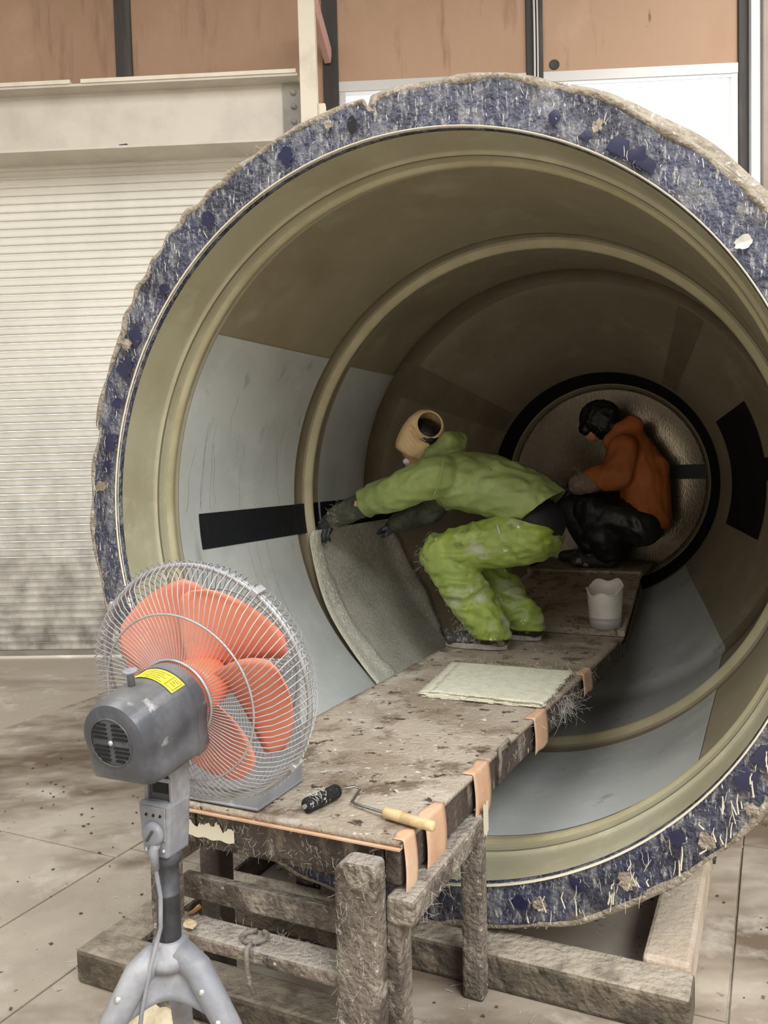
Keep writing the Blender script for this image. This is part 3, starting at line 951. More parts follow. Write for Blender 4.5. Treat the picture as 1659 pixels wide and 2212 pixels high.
# strands lying on and hanging off the platform
mb = MB()
for k in range(300):
    s = rng.uniform(-0.6, 0.55) if rng.random() < 0.8 else rng.uniform(0.5, 1.6)
    u = rng.uniform(LU(s) + 0.03, RU(s) - 0.02)
    a, L = rng.uniform(0, 6.28), rng.uniform(0.008, 0.035)
    mb.tube([T(s, u, ZD + 0.004), T(s + L * .5 * math.cos(a) + 0.0006, u + L * .5 * math.sin(a), ZD + 0.006), T(s + L * math.cos(a), u + L * math.sin(a), ZD + 0.004)], 0.0004, 3, cap=False)
for k in range(150):
    s = rng.normal(0.72, 0.06) if k < 90 else rng.uniform(0.1, 1.2)
    fibres(mb, [T(s, RU(s) + 0.005, ZD - rng.uniform(0, 0.06))], 0.08 if k < 90 else 0.035, 0.00035, jit=0.6, n=6, bias=RT * 0.3 + np.array([0, 0, -1.2]), curl=0.35)
for k in range(160):
    u = rng.uniform(-0.38, 0.2)
    fibres(mb, [T(-0.612, u, ZD - rng.uniform(0.02, 0.1))], 0.02, 0.00022, bias=-AX * 0.5 + np.array([0, 0, -0.8]), curl=0.2)
mb.build('hanging_fibre', 'fuzz', pl)['kind'] = 'stuff'

# trestle carrying the platform end
tr = thing('trestle', 'fibre crusted steel trestle under the platform end', 'trestle', T(-0.4, 0, ZF))


def slab_round(s0, s1, u0, u1, z0, z1, name, m, parent):
    # a board with a rounded top outline
    n = 8
    mb = MB()
    vv = []
    out = [(u1, z0), (u0, z0)]
    r = 0.035
    for k in range(n + 1):
        a = pi - (pi / 2) * k / n
        out.append((u0 + r + r * math.cos(a), z1 - r + r * math.sin(a)))
    for k in range(n + 1):
        a = pi / 2 - (pi / 2) * k / n
        out.append((u1 - r * 0.4 + r * 0.4 * math.cos(a), z1 - r * 0.4 + r * 0.4 * math.sin(a)))
    for s in (s0, s1):
        vv += [T(s, u, z) for u, z in out]
    L = len(out)
    ff = [tuple(range(L)), tuple(reversed(range(L, 2 * L)))] + [(i, (i + 1) % L, L + (i + 1) % L, L + i) for i in range(L)]
    return mb.add(vv, ff).build(name, m, parent, bev=0.006)


slab_round(-0.685, -0.628, 0.102, 0.205, ZF, ZD - 0.03, 'leg', 'steel', tr)
MB().tbox(-0.628, -0.56, 0.168, 0.235, ZF, ZD - 0.17).build('leg', 'steel', tr, bev=0.006)
MB().tbox(-0.18, -0.125, 0.212, 0.272, ZF, ZD - 0.115).build('leg', 'steel', tr, bev=0.008)
MB().tbox(-0.665, -0.605, -0.445, -0.385, ZF, ZD - 0.11).build('leg', 'steel', tr, bev=0.006)
MB().tbox(-0.40, -0.33, -0.50, -0.43, ZF, ZD - 0.11).build('leg', 'steel_dark', tr, bev=0.006)
MB().tbox(0.03, 0.08, -0.45, -0.38, ZF, ZD - 0.11).build('leg', 'steel_dark', tr, bev=0.006)
MB().tbox(-0.64, -0.12, 0.206, 0.274, ZD - 0.18, ZD - 0.116).build('side_rail', 'steel', tr, bev=0.010)
MB().tbox(-0.62, -0.12, -0.46, -0.40, ZD - 0.17, ZD - 0.11).build('side_rail', 'steel', tr, bev=0.008)
MB().tbox(-0.672, -0.585, -0.44, 0.11, ZF + 0.29, ZF + 0.327).build('shelf_bar', 'steel', tr, bev=0.008)
MB().tbox(-0.545, -0.52, -0.44, 0.17, ZF + 0.335, ZF + 0.40).build('cross_bar', 'steel', tr, bev=0.004)
MB().tbox(-0.47, -0.44, -0.46, 0.20, ZF + 0.44, ZF + 0.50).build('cross_bar', 'steel', tr, bev=0.004)
MB().tbox(-0.49, -0.40, -0.46, 0.20, ZF + 0.50, ZF + 0.51).build('cross_bar', 'steel', tr)
MB().tbox(-0.17, -0.13, -0.46, 0.212, ZD - 0.17, ZD - 0.12).build('cross_bar', 'steel_dark', tr)
MB().grid(lambda a, b: T(-0.135 + 0.04 * (a - 0.5), 0.2745, ZD - 0.175 + 0.085 * b + 0.006 * math.sin(a * 9)), 5, 5).build('white_paint_smear', 'drip', tr, sol=0.001, offset=1)
mb = MB()
for k in range(520):
    e = rng.random()
    if e < 0.35:
        p = T(-0.686, rng.uniform(0.10, 0.205), rng.uniform(ZF + 0.1, ZD - 0.05))
        bias = -AX * 0.6 + np.array([0, 0, -0.4])
    elif e < 0.6:
        p = T(rng.uniform(-0.67, -0.59), rng.uniform(-0.43, 0.10), ZF + 0.329)
        bias = np.array([0, 0, 0.1])
    elif e < 0.8:
        p = T(rng.uniform(-0.62, -0.13), 0.275, rng.uniform(ZD - 0.2, ZD - 0.12))
        bias = RT * 0.5 + np.array([0, 0, -0.6])
    else:
        p = T(-0.66, rng.uniform(-0.45, -0.38), rng.uniform(ZF + 0.25, ZD - 0.1))
        bias = -AX * 0.8 + np.array([0, 0, -0.4])
    fibres(mb, [p], 0.02, 0.00022, bias=bias, curl=0.18)
mb.build('clinging_fibre', 'fuzz', tr)['kind'] = 'stuff'

# inner ramp board and the raised plank behind it
rp = thing('ramp_board', 'dark sloping board carrying the white bucket', 'board', T(1.75, 0, ZD))


def ramp_fn(a, b):
    s = 1.765 + 0.885 * a
    u0, u1 = -0.40 + 0.10 * a, 0.343 - 0.045 * a
    return T(s, u0 + (u1 - u0) * b, ZD + 0.002 + 0.172 * a)


MB().grid(ramp_fn, 20, 10).build('ramp_deck', 'deck', rp, sol=0.03)
MB().add([T(1.775, 0.318, ZD - 0.10), T(2.64, 0.275, ZD + 0.02), T(2.64, 0.275, ZD + 0.14), T(1.775, 0.318, ZD - 0.032),
          T(1.775, 0.343, ZD - 0.10), T(2.64, 0.298, ZD + 0.02), T(2.64, 0.298, ZD + 0.14), T(1.775, 0.343, ZD - 0.032)],
         [(0, 1, 2, 3), (7, 6, 5, 4), (0, 4, 5, 1), (1, 5, 6, 2), (2, 6, 7, 3), (3, 7, 4, 0)]).build('side_rail', 'dirtyside', rp)
MB().tbox(2.55, 2.61, -0.2, 0.2, -0.87, ZD + 0.115).build('prop', 'steel_dark', rp)
pk = thing('rear_plank', 'dark raised plank under the orange worker', 'plank', T(2.7, 0, -0.6))
MB().tbox(2.60, 3.12, -0.36, 0.30, -0.522, -0.49).build('plank_deck', 'deck', pk, bev=0.004)
MB().tbox(2.70, 2.76, 0.20, 0.26, -0.80, -0.522).build('prop', 'steel_dark', pk)
MB().tbox(3.0, 3.06, -0.2, 0.2, -0.665, -0.522).build('prop', 'steel_dark', pk)

# ------------------------------------------------------------------ things on the platform
for k in range(5):
    o_s, o_u = rng.normal(0, 0.010), rng.normal(0, 0.010)
    cs = [(0.500 + o_s - 0.012 * (4 - k) * 0.6, -0.165 + o_u), (0.965 + o_s, -0.215 + o_u), (0.975 + o_s, 0.265 + o_u * 0.5), (0.485 + o_s, 0.272 + o_u * 0.5)]
    zt = ZD + 0.006 + 0.0042 * k

    def mf(a, b, cs=cs, zt=zt, k=k):
        p0 = np.array(cs[0]) * (1 - a) + np.array(cs[1]) * a
        p1 = np.array(cs[3]) * (1 - a) + np.array(cs[2]) * a
        q = p0 * (1 - b) + p1 * b
        e = min(a, 1 - a, b, 1 - b)
        if e < 0.001:
            q = q + np.array([nz3((q[0], q[1], k), 30), nz3((q[0], q[1], k + 9), 30)]) * 0.012
        z = zt + 0.0006 * nz3((q[0], q[1], 0), 15)
        return T(q[0], q[1], z)
    o = MB().grid(mf, 20, 20).build('mat_sheet', 'matfab', None, smooth=True, sol=0.0036, offset=-1)
    tag(o, 'topmost cream glass mat sheet of the stack on the platform' if k == 4 else 'cream glass mat sheet lower down in the stack on the platform', 'mat', 'stacked glass mat sheets')
    if k == 4:
        mb = MB()
        for q in range(240):
            a, b = rng.random(), rng.random()
            e = rng.integers(0, 4)
            if e == 0: a = 0.0
            if e == 1: a = 1.0
            if e == 2: b = 0.0
            if e == 3: b = 1.0
            fibres(mb, [mf(a, b)], 0.03, 0.0005, jit=0.7, bias=(0, 0, -0.15), curl=0.4)
        ff = mb.build('frayed_edge', 'matfab', o)
        ff['kind'] = 'stuff'

# mat being laid on the tank side
wm = thing('wall_mat', 'wet glass mat sheet hanging on the tank side in the green worker\'s hands', 'mat', T(1.2, -0.7, -0.7))


def wm_fn(a, b):
    th = 188.6 + 47.0 * b
    s0 = 1.205 - 0.11 * b + 0.006 * math.sin(b * 11)
    s1 = float(np.interp(b, [0, 0.25, 0.55, 0.8, 1.0], [2.10, 2.15, 2.17, 2.08, 1.95])) + 0.006 * nz3((b * 40, 0, 0), 1)
    s = s0 + (s1 - s0) * a
    r = min(1.066, rprof(s) - 0.012) - 0.004 * (0.5 + 0.5 * math.sin(a * 5 + b * 3)) - 0.02 * max(0, 0.06 - b) / 0.06
    return TC(s, th, r)


MB().grid(wm_fn, 30, 50).build('mat_cloth', 'wetmat', wm, smooth=True, sol=0.003)
MB().tube([wm_fn(0.0, b) for b in np.linspace(0.01, 1, 40)], 0.004, 6).build('selvedge', 'matfab', wm, smooth=True)
mb = MB()
for q in range(120):
    fibres(mb, [wm_fn(1.0, rng.random())], 0.02, 0.0005, curl=0.4)
mb.build('frayed_edge', 'matfab', wm)['kind'] = 'stuff'

# roller on the platform
ro = thing('paint_roller', 'black napped paint roller with wooden handle lying on the platform', 'paint roller', T(-0.5, 0.05, ZD))
zr = ZD + 0.021
p0, p1 = T(-0.562, -0.040, zr), T(-0.446, -0.014, zr)
d = (p1 - p0) / np.linalg.norm(p1 - p0)
MB().lathe(p0, d, [(0, 0.001), (0, 0.014), (0.004, 0.018)] + [(t, 0.018 + 0.0006 * math.sin(t * 900)) for t in np.linspace(0.008, 0.112, 16)] + [(0.117, 0.016), (0.119, 0.001)], 20).build('nap', 'napred', ro, smooth=True)
MB().tube([p0 - d * 0.006, p0 + d * 0.004], 0.006, 8).build('axle_end', 'screw', ro)
MB().tube([p1 - d * 0.004, p1 + d * 0.012, T(-0.405, 0.012, zr), T(-0.41, 0.03, zr - 0.004), T(-0.475, 0.042, zr - 0.010), T(-0.482, 0.055, zr - 0.011), T(-0.516, 0.165, zr - 0.006)], 0.0035, 8).build('wire_frame', 'wire', ro, smooth=True)
h0, h1 = T(-0.512, 0.150, zr - 0.005), T(-0.548, 0.290, zr - 0.002)
d = (h1 - h0) / np.linalg.norm(h1 - h0)
MB().lathe(h0, d, [(0, 0.001), (0, 0.012), (0.003, 0.0135), (0.05, 0.0135), (0.053, 0.012), (0.056, 0.0135), (0.12, 0.0125), (0.142, 0.012), (0.145, 0.010), (0.145, 0.001)], 16).build('handle', 'wood', ro, smooth=True)
mb = MB()
for k in range(14):
    a = rng.uniform(0, 6.28)
    base = p0 + (p1 - p0) * rng.uniform(0.05, 0.6)
    pp = []
    for q in range(10):
        ang = a + q * 0.5
        pp.append(base + AX * 0.002 * q + RT * 0.019 * math.cos(ang) + UPV * abs(0.019 * math.sin(ang)) + rng.normal(0, 0.002, 3))
    mb.tube(pp, 0.0005, 3, cap=False)
mb.build('tangled_fibre', 'fuzz', ro)['kind'] = 'stuff'

# square tin can behind the fan
cn = thing('tin_can', 'square grey tin can standing behind the fan', 'can', T(-0.49, -0.26, ZD))
s0, s1, u0, u1, zc = -0.598, -0.385, -0.375, -0.155, ZD + 0.004
H_ = 0.345
MB().tbox(s0, s1, u0, u0 + 0.004, zc, zc + H_).build('side', 'can', cn)
MB().tbox(s0, s1, u1 - 0.004, u1, zc, zc + H_).build('side', 'can', cn)
MB().tbox(s0, s0 + 0.004, u0 + 0.004, u1 - 0.004, zc, zc + H_).build('side', 'can', cn)
MB().tbox(s1 - 0.004, s1, u0 + 0.004, u1 - 0.004, zc, zc + H_).build('side', 'can', cn)
MB().tbox(s0 + 0.004, s1 - 0.004, u0 + 0.004, u1 - 0.004, zc, zc + 0.22).build('contents', 'hole', cn)
MB().tube([T(s0, u0, zc + H_), T(s0, u1, zc + H_), T(s1, u1, zc + H_), T(s1, u0, zc + H_), T(s0, u0, zc + H_)], 0.005, 6).build('rim', 'can', cn)
MB().tube([T(s0, u0, zc + .004), T(s0, u1, zc + .004), T(s1, u1, zc + .004), T(s1, u0, zc + .004), T(s0, u0, zc + .004)], 0.004, 6).build('base_seam', 'can', cn)
mb = MB()
fibres(mb, [T(rng.uniform(s0, s1), u1, zc + H_ + rng.uniform(-0.03, 0.01)) for k in range(150)], 0.035, 0.0006, curl=0.6)
mb.build('clinging_fibre', 'fuzz', cn)['kind'] = 'stuff'

# bucket
bs, bu = 1.81, 0.245
bz = ZD + 0.002 + 0.172 * (1.81 + 0.06 - 1.765) / 0.885 + 0.004
bq = thing('bucket', 'cut down translucent white bucket on the sloping board', 'bucket', T(bs, bu, bz))
bax = np.array([0, 0, 1.0])
bo_ = T(bs, bu, bz)


def bfn(a, b, r0=0.072, r1=0.088, h=0.20, th=0.0):
    ang = 2 * pi * b
    cut = 0.055 * (0.5 + 0.5 * math.cos(ang + 1.75)) + 0.010 * math.sin(ang * 5)
    hh = h + 0.03 - (cut if a > 0 else 0)
    z = a * hh
    r = r0 + (r1 - r0) * min(1, z / h)
    if z < 0.03:
        r -= 0.016 * (1 - z / 0.03) ** 2
    return bo_ + RT * r * math.cos(ang) + AX * r * math.sin(ang) + UPV * z


MB().grid(bfn, 16, 40).build('bucket_wall', 'bucket', bq, smooth=True, sol=0.003)
MB().lathe(bo_ + UPV * 0.002, UPV, [(0, 0.001), (0, 0.056)], 32).build('bucket_base', 'bucket', bq)
MB().lathe(bo_, UPV, [(0.060, 0.0772), (0.0605, 0.0785), (0.03, 0.0762), (0.015, 0.0735), (0.004, 0.064)], 40).build('resin_stain', 'bucket_low', bq, smooth=True)
MB().tube([bfn(1.0, b) for b in np.linspace(0, 1, 41)], 0.0035, 6, cap=False).build('bucket_rim', 'fuzz', bq, smooth=True)

# small roller leaning by the far leg
br2 = thing('small_roller', 'fibre covered small roller with wooden handle leaning behind the knee', 'paint roller', T(1.71, -0.25, ZD))
q0, q1 = T(1.70, -0.285, ZD + 0.022), T(1.70, -0.235, ZD + 0.135)
MB().tube([q0, q0 * .6 + q1 * .4, q1], [0.018, 0.024, 0.018], 12).build('nap', 'fuzz', br2, smooth=True)
MB().tube([q1, T(1.70, -0.222, ZD + 0.165), T(1.70, -0.21, ZD + 0.19)], 0.004, 8).build('wire_frame', 'wire', br2)
MB().tube([T(1.70, -0.215, ZD + 0.18), T(1.70, -0.205, ZD + 0.195), T(1.70, -0.155, ZD + 0.265), T(1.70, -0.15, ZD + 0.272)], [0.008, 0.011, 0.010, 0.006], 10).build('handle', 'wood', br2, smooth=True)

# ------------------------------------------------------------------ things on the trestle and floor
zs = ZF + 0.328


def leaf(name, label, m, cs_, cu, ang, ln, wd, curl, lift):
    def lf(a, b):
        t = a - 0.5
        wv = wd * math.sin(pi * min(0.98, max(0.02, a))) ** 0.8 * (b - 0.5)
        x, y = t * ln, wv
        return T(cs_ + x * math.cos(ang) - y * math.sin(ang), cu + x * math.sin(ang) + y * math.cos(ang), zs + lift + curl * (a ** 2) + 0.25 * abs(b - 0.5) * wd)
    o = MB().grid(lf, 12, 6).build(name, m, None, smooth=True, sol=0.0008)
    return tag(o, label, 'leaf')


leaf('dry_leaf', 'pale dry leaf at the edge of the trestle bar', 'leaf', -0.650, -0.335, 2.3, 0.075, 0.034, 0.012, 0.001)
leaf('dry_leaf', 'brown curled dry leaf beside the pale one on the trestle bar', 'leafbrown', -0.607, -0.355, 2.0, 0.055, 0.036, 0.040, 0.001)
hk = thing('iron_hook', 'rusty iron ring hook hanging on the trestle bar', 'hook', T(-0.63, -0.155, zs))
MB().tube([T(-0.63 + 0.026 * math.cos(a), -0.155 + 0.032 * math.sin(a), zs + 0.007 + 0.003 * math.sin(a)) for a in np.linspace(0.3, 6.0, 28)], 0.0065, 8).build('ring', 'iron', hk, smooth=True)
MB().tube([T(-0.655, -0.145, zs + 0.008), T(-0.681, -0.143, zs + 0.006), T(-0.684, -0.142, zs - 0.03), T(-0.680, -0.140, zs - 0.075), T(-0.676, -0.13, zs - 0.105)], 0.0065, 8).build('shank', 'iron', hk, smooth=True)
rg = tag(MB().grid(lambda a, b: T(-0.74 + 0.15 * a, -0.56 + 0.26 * b, ZF + 0.01 + 0.09 * max(0, math.sin(pi * b)) * math.sin(pi * a) ** 0.7 + 0.02 * abs(nz3((a * 4, b * 4, 1), 1))), 20, 26).build('rag', 'rag', None, smooth=True, sol=0.004, offset=1),
         'crumpled beige rag on the floor behind the fan legs', 'rag')

# ------------------------------------------------------------------ fan
FG = np.array([-0.3640, 1.60, 1.0585])
fa = np.array([0.40, 0.905, 0.15])
fa /= np.linalg.norm(fa)
fr = np.cross(fa, (0, 0, 1.0))
fr /= np.linalg.norm(fr)
fb = np.cross(fr, fa)
PX, PY = -0.42, 1.5
fan = thing('pedestal_fan', 'dusty grey pedestal fan with orange blades on a tripod', 'fan', (PX, PY, 0))


def F(t, r, a):
    return FG + fa * t + r * (math.cos(a) * fr + math.sin(a) * fb)


RG = 0.238
rim_pts = lambda t, r, n=96: [F(t, r, 2 * pi * k / n) for k in range(n + 1)]
rg_ = MB().tube(rim_pts(0, RG), 0.005, 8, cap=False).build('rear_guard', 'guard', fan, smooth=True)
fg_ = MB().tube(rim_pts(0.012, RG - 0.002), 0.003, 6, cap=False).build('front_guard', 'guard', fan, smooth=True)
MB().tube(rim_pts(-0.076, 0.165), 0.0022, 6, cap=False).build('guard_ring', 'guard', rg_, smooth=True)
MB().tube(rim_pts(-0.082, 0.078), 0.003, 6, cap=False).build('guard_ring', 'guard', rg_, smooth=True)
MB().tube(rim_pts(0.085, 0.165), 0.0022, 6, cap=False).build('guard_ring', 'guard', fg_, smooth=True)
MB().lathe(FG, fa, [(0.090, 0.001), (0.092, 0.05), (0.086, 0.055), (0.084, 0.05), (0.085, 0.001)], 32).build('front_badge', 'plastic', fg_, smooth=True)


def wire_obj(name, prof_, swirl, parent, n):
    L = len(prof_)
    path = []
    for i, (t, r) in enumerate(prof_):
        path.append((t, r, swirl * max(0.0, (r - 0.07) / 0.18) ** 1.6))
    base = MB().tube([F(t, r, a) for t, r, a in path], 0.0011, 4, cap=False).build(name, 'guard', parent, smooth=True)
    inv = INV[parent.name]
    lc = inv.inverted() @ Vector(FG)
    axl = inv.to_3x3().inverted() @ Vector(fa)
    for k in range(1, n):
        o = base.copy()
        C.objects.link(o)
        R = Matrix.Translation(lc) @ Matrix.Rotation(2 * pi * k / n, 4, axl) @ Matrix.Translation(-lc)
        o.matrix_local = R
        o.parent = parent
        o.matrix_parent_inverse = Matrix.Identity(4)
        o.matrix_local = R


rear = [(t_, r_ * 0.952) for t_, r_ in [(-0.082, 0.074), (-0.080, 0.10), (-0.079, 0.14), (-0.076, 0.18), (-0.068, 0.21), (-0.052, 0.232), (-0.030, 0.245), (-0.008, 0.252), (0.006, 0.258)]]
front = [(t_, r_ * 0.952) for t_, r_ in [(0.088, 0.05), (0.088, 0.10), (0.087, 0.15), (0.083, 0.19), (0.070, 0.222), (0.050, 0.240), (0.028, 0.249), (0.006, 0.2545), (-0.008, 0.262)]]
wire_obj('guard_wire', rear, 0.30, rg_, 104)
wire_obj('guard_wire', front, -0.42, fg_, 104)
for k in range(4):
    a = 0.9 + k * pi / 2
    MB().hexa([F(-0.012, 0.2342, a - 0.03), F(-0.012, 0.2494, a - 0.03), F(-0.012, 0.2494, a + 0.03), F(-0.012, 0.2342, a + 0.03),
               F(0.02, 0.2342, a - 0.03), F(0.02, 0.2494, a - 0.03), F(0.02, 0.2494, a + 0.03), F(0.02, 0.2342, a + 0.03)]).build('guard_clip', 'guard', rg_, bev=0.002)
# blades
NB = 5
for k in range(NB):
    def bl(a, b, k=k):
        r = 0.045 + 0.158 * a
        span = (1.20 + 0.20 * math.sin(pi * min(a * 0.8 + 0.08, 1))) * (1 - 0.35 * (max(0, a - 0.85) / 0.15) ** 2)
        ang = 2 * pi * k / NB + (b - 0.5) * span - 0.35 * a
        t = 0.010 + (b - 0.5) * (-0.058 + 0.012 * a)
        return F(t, r, ang)
    MB().grid(bl, 14, 12).build('blade', 'blade', fan, smooth=True, sol=0.0025)
MB().lathe(FG, fa, [(-0.045, 0.001), (-0.045, 0.050), (-0.035, 0.056), (0.02, 0.052), (0.04, 0.036), (0.045, 0.001)], 36).build('hub', 'hubor', fan, smooth=True)
# motor housing: round above, boxy below


def msec(t, r, n=40):
    out = []
    for k in range(n):
        a = 2 * pi * k / n
        x, y = math.cos(a), math.sin(a)
        if y < 0:
            m = max(abs(x) / 0.93, abs(y) / 1.12)
            sq = np.array([x, y]) / max(m, 1e-6)
            q = np.array([x, y]) * (1 - min(1, -y * 1.6)) + sq * min(1, -y * 1.6)
        else:
            q = np.array([x, y])
        out.append(FG + fa * t + 1.07 * r * (q[0] * fr + q[1] * fb))
    return out


secs = [(-0.083, 0.045), (-0.085, 0.066), (-0.092, 0.072), (-0.118, 0.073), (-0.119, 0.0705), (-0.20, 0.069), (-0.235, 0.066), (-0.252, 0.060), (-0.258, 0.050)]
mb = MB()
vv, ff = [], []
for t, r in secs:
    vv += msec(t, r)
for i in range(len(secs) - 1):
    for k in range(40):
        ff.append((i * 40 + k, i * 40 + (k + 1) % 40, (i + 1) * 40 + (k + 1) % 40, (i + 1) * 40 + k))
ff += [tuple(range(40)), tuple(reversed(range((len(secs) - 1) * 40, len(secs) * 40)))]
mot = mb.add(vv, ff).build('motor_housing', 'motor', fan, smooth=True)
md = mot.modifiers.new('e', 'EDGE_SPLIT')
md.split_angle = math.radians(40)
MB().tube([F(-0.259, 0.043, 2 * pi * k / 48) for k in range(49)], 0.0016, 6, cap=False).build('vent_ring', 'motor', mot, smooth=True)
for sx in (-1, 1):
    for k in range(9):
        y = 0.032 - k * 0.008
        if abs(y) < 0.003:
            continue
        x0, x1 = 0.006, min(0.036, math.sqrt(max(0.0, 0.040 ** 2 - y * y)))
        if x1 < x0 + 0.006:
            continue
        c = FG - fa * 0.2585
        MB().bar(c + fr * sx * x0 + fb * y, c + fr * sx * x1 + fb * y, 0.004, 0.0035, fb).build('vent_slot', 'hole', mot)
MB().lathe(FG - fa * 0.259, -fa, [(0, 0.005), (0.003, 0.004), (0.004, 0.001)], 12).build('screw', 'screw', mot, smooth=True)
kb = F(-0.19, 0.071, pi / 2)
MB().lathe(kb, fb, [(0, 0.001), (0, 0.0065), (0.026, 0.0065), (0.027, 0.013), (0.031, 0.0135), (0.032, 0.011), (0.030, 0.005), (0.030, 0.001)], 20).build('swing_knob', 'plastic', mot, smooth=True)
lb = MB().grid(lambda a, b: F(-0.121 - 0.038 * a, 0.0768, math.radians(108 - 66 * b)), 4, 18).build('label', 'yellow', mot, smooth=True)
for (a0, a1, t0, t1) in [(59, 58, -.108, -.136), (44, 45, -.108, -.136), (44, 59, -.108, -.109), (44, 59, -.135, -.136)] + [(100, 64 + 6 * (i % 2), -.1095 - i * .0065, -.1112 - i * .0065) for i in range(5)] + [(56, 47 + 2 * (i % 2), -.113 - i * .006, -.1145 - i * .006) for i in range(3)]:
    MB().grid(lambda a, b: F(t0 - 0.018 + (t1 - t0) * a, 0.0773, math.radians(a0 + (a1 - a0) * b)), 2, 3).build('label_print', 'print', mot)

# neck, control box, pole
fh = np.array([fa[0], fa[1], 0])
fh /= np.linalg.norm(fh)
fs_ = np.array([fh[1], -fh[0], 0])


def P(x, y, z):
    return np.array([PX, PY, z]) + fs_ * x + fh * y


def pbox(x0, x1, y0, y1, z0, z1, tx=0.0):
    return MB().hexa([P(x0 + tx, y0, z0), P(x1 - tx, y0, z0), P(x1 - tx, y1, z0), P(x0 + tx, y1, z0), P(x0, y0, z1), P(x1, y0, z1), P(x1, y1, z1), P(x0, y1, z1)])


nk = pbox(-0.022, 0.026, -0.012, 0.034, 0.870, 0.975).build('neck', 'plastic_dark', fan, bev=0.003)
pbox(-0.030, -0.022, -0.018, 0.036, 0.868, 0.968).build('neck_cheek', 'plastic', nk, bev=0.002)
pbox(0.026, 0.033, -0.018, 0.036, 0.868, 0.968).build('neck_cheek', 'plastic', nk, bev=0.002)
pbox(-0.014, 0.020, -0.0135, -0.0115, 0.885, 0.908).build('neck_opening', 'hole', nk)
pbox(-0.014, 0.020, -0.0135, -0.0115, 0.918, 0.950).build('neck_opening', 'hole', nk)
pbox(-0.024, 0.030, -0.022, -0.0115, 0.909, 0.917).build('neck_lip', 'plastic', nk, bev=0.001)
cbx = pbox(-0.036, 0.036, -0.030, 0.034, 0.770, 0.872, 0.008).build('control_box', 'plastic', fan, bev=0.006)
pbox(-0.027, 0.027, -0.033, -0.030, 0.805, 0.866).build('control_plate', 'plastic', cbx, bev=0.002)
MB().lathe(P(0.002, -0.033, 0.818), -fh, [(0, 0.001), (0, 0.0225), (0.004, 0.0225), (0.010, 0.0195), (0.0115, 0.017), (0.0115, 0.001)], 28).build('speed_knob', 'plastic', cbx, smooth=True)
MB().bar(P(-0.005, -0.046, 0.808), P(0.009, -0.046, 0.828), 0.004, 0.005, fh).build('knob_mark', 'plastic_dark', cbx)
for x in (-0.014, 0.002, 0.017):
    MB().bar(P(x - 0.002, -0.0335, 0.852), P(x + 0.002, -0.0335, 0.850), 0.002, 0.005).build('speed_mark', 'hole', cbx)
for x, z in ((-0.018, 0.784), (0.020, 0.786)):
    MB().lathe(P(x, -0.031, z), -fh, [(0, 0.004), (0.002, 0.003), (0.003, 0.0005)], 10).build('screw', 'screw', cbx)
MB().lathe(P(0, 0, 0.60), UPV, [(0.0, 0.001), (0.0, 0.022), (0.09, 0.022), (0.091, 0.0235), (0.094, 0.0235), (0.095, 0.022), (0.15, 0.0225), (0.151, 0.027), (0.172, 0.028), (0.172, 0.001)], 28).build('pole', 'plastic_dark', fan, smooth=True)
hubp = MB().lathe(P(0, 0, 0.56), UPV, [(0.0, 0.001), (0.0, 0.045), (0.012, 0.046), (0.022, 0.042), (0.025, 0.034), (0.042, 0.031), (0.046, 0.026), (0.046, 0.001)], 32).build('tripod_collar', 'plastic', fan, smooth=True)
LD = [(-0.50, -0.866), (0.996, 0.0), (-0.55, 0.83)]


def lp(dr, r, z):
    return P(dr[0] * r, dr[1] * r, z)


for dr in LD:
    pa = [lp(dr, 0.022, 0.585), lp(dr, 0.06, 0.56), lp(dr, 0.125, 0.465), lp(dr, 0.24, 0.22), lp(dr, 0.35, 0.012)]
    lg = MB().tube(pa, [0.024, 0.027, 0.024, 0.020, 0.017], 10).build('leg', 'plastic', fan, smooth=True)
    for q in ((0.085, 0.525), (0.118, 0.475), (0.150, 0.41)):
        nn = np.array([0, 0, 0.5]) - fh
        c = lp(dr, q[0], q[1]) - fh * 0.022 + UPV * 0.008
        MB().lathe(c, nn, [(0, 0.007), (0.003, 0.006), (0.005, 0.003), (0.0055, 0.0005)], 12).build('screw', 'screw', lg, smooth=True)
    MB().lathe(lp(dr, 0.352, 0.0), UPV, [(0, 0.001), (0, 0.022), (0.02, 0.020), (0.025, 0.001)], 14).build('foot', 'plastic_dark', lg, smooth=True)
for i in range(3):
    d0, d1 = LD[i], LD[(i + 1) % 3]

    def web(a, b, d0=d0, d1=d1):
        z_top = 0.575
        # between two legs: straight lerp at constant leg parameter, arched lower edge
        depth = 0.062 + 0.055 * (abs(b - 0.5) * 2) ** 2.0
        z = z_top - a * depth
        r = float(np.interp(z, [0.465, 0.56, 0.585], [0.125, 0.06, 0.024]))
        return lp(d0, r, z) * (1 - b) + lp(d1, r, z) * b
    MB().grid(web, 6, 16).build('web', 'plastic', fan, smooth=True, sol=0.006)
cp = [P(0.006, -0.040, 0.782), P(0.008, -0.040, 0.755), P(0.008, -0.030, 0.70), P(0.004, -0.028, 0.64), P(-0.002, -0.052, 0.58), P(-0.012, -0.07, 0.50), P(-0.025, -0.075, 0.40), P(-0.04, -0.08, 0.2), P(-0.06, -0.12, 0.01), P(-0.3, -0.3, 0.006)]
MB().tube(cp, 0.0042, 8).build('power_cord', 'plastic', fan, smooth=True)
MB().tube([P(0.006, -0.032, 0.80), P(0.006, -0.042, 0.79), P(0.008, -0.040, 0.755)], [0.010, 0.009, 0.007], 10).build('cord_grip', 'plastic', fan, smooth=True)


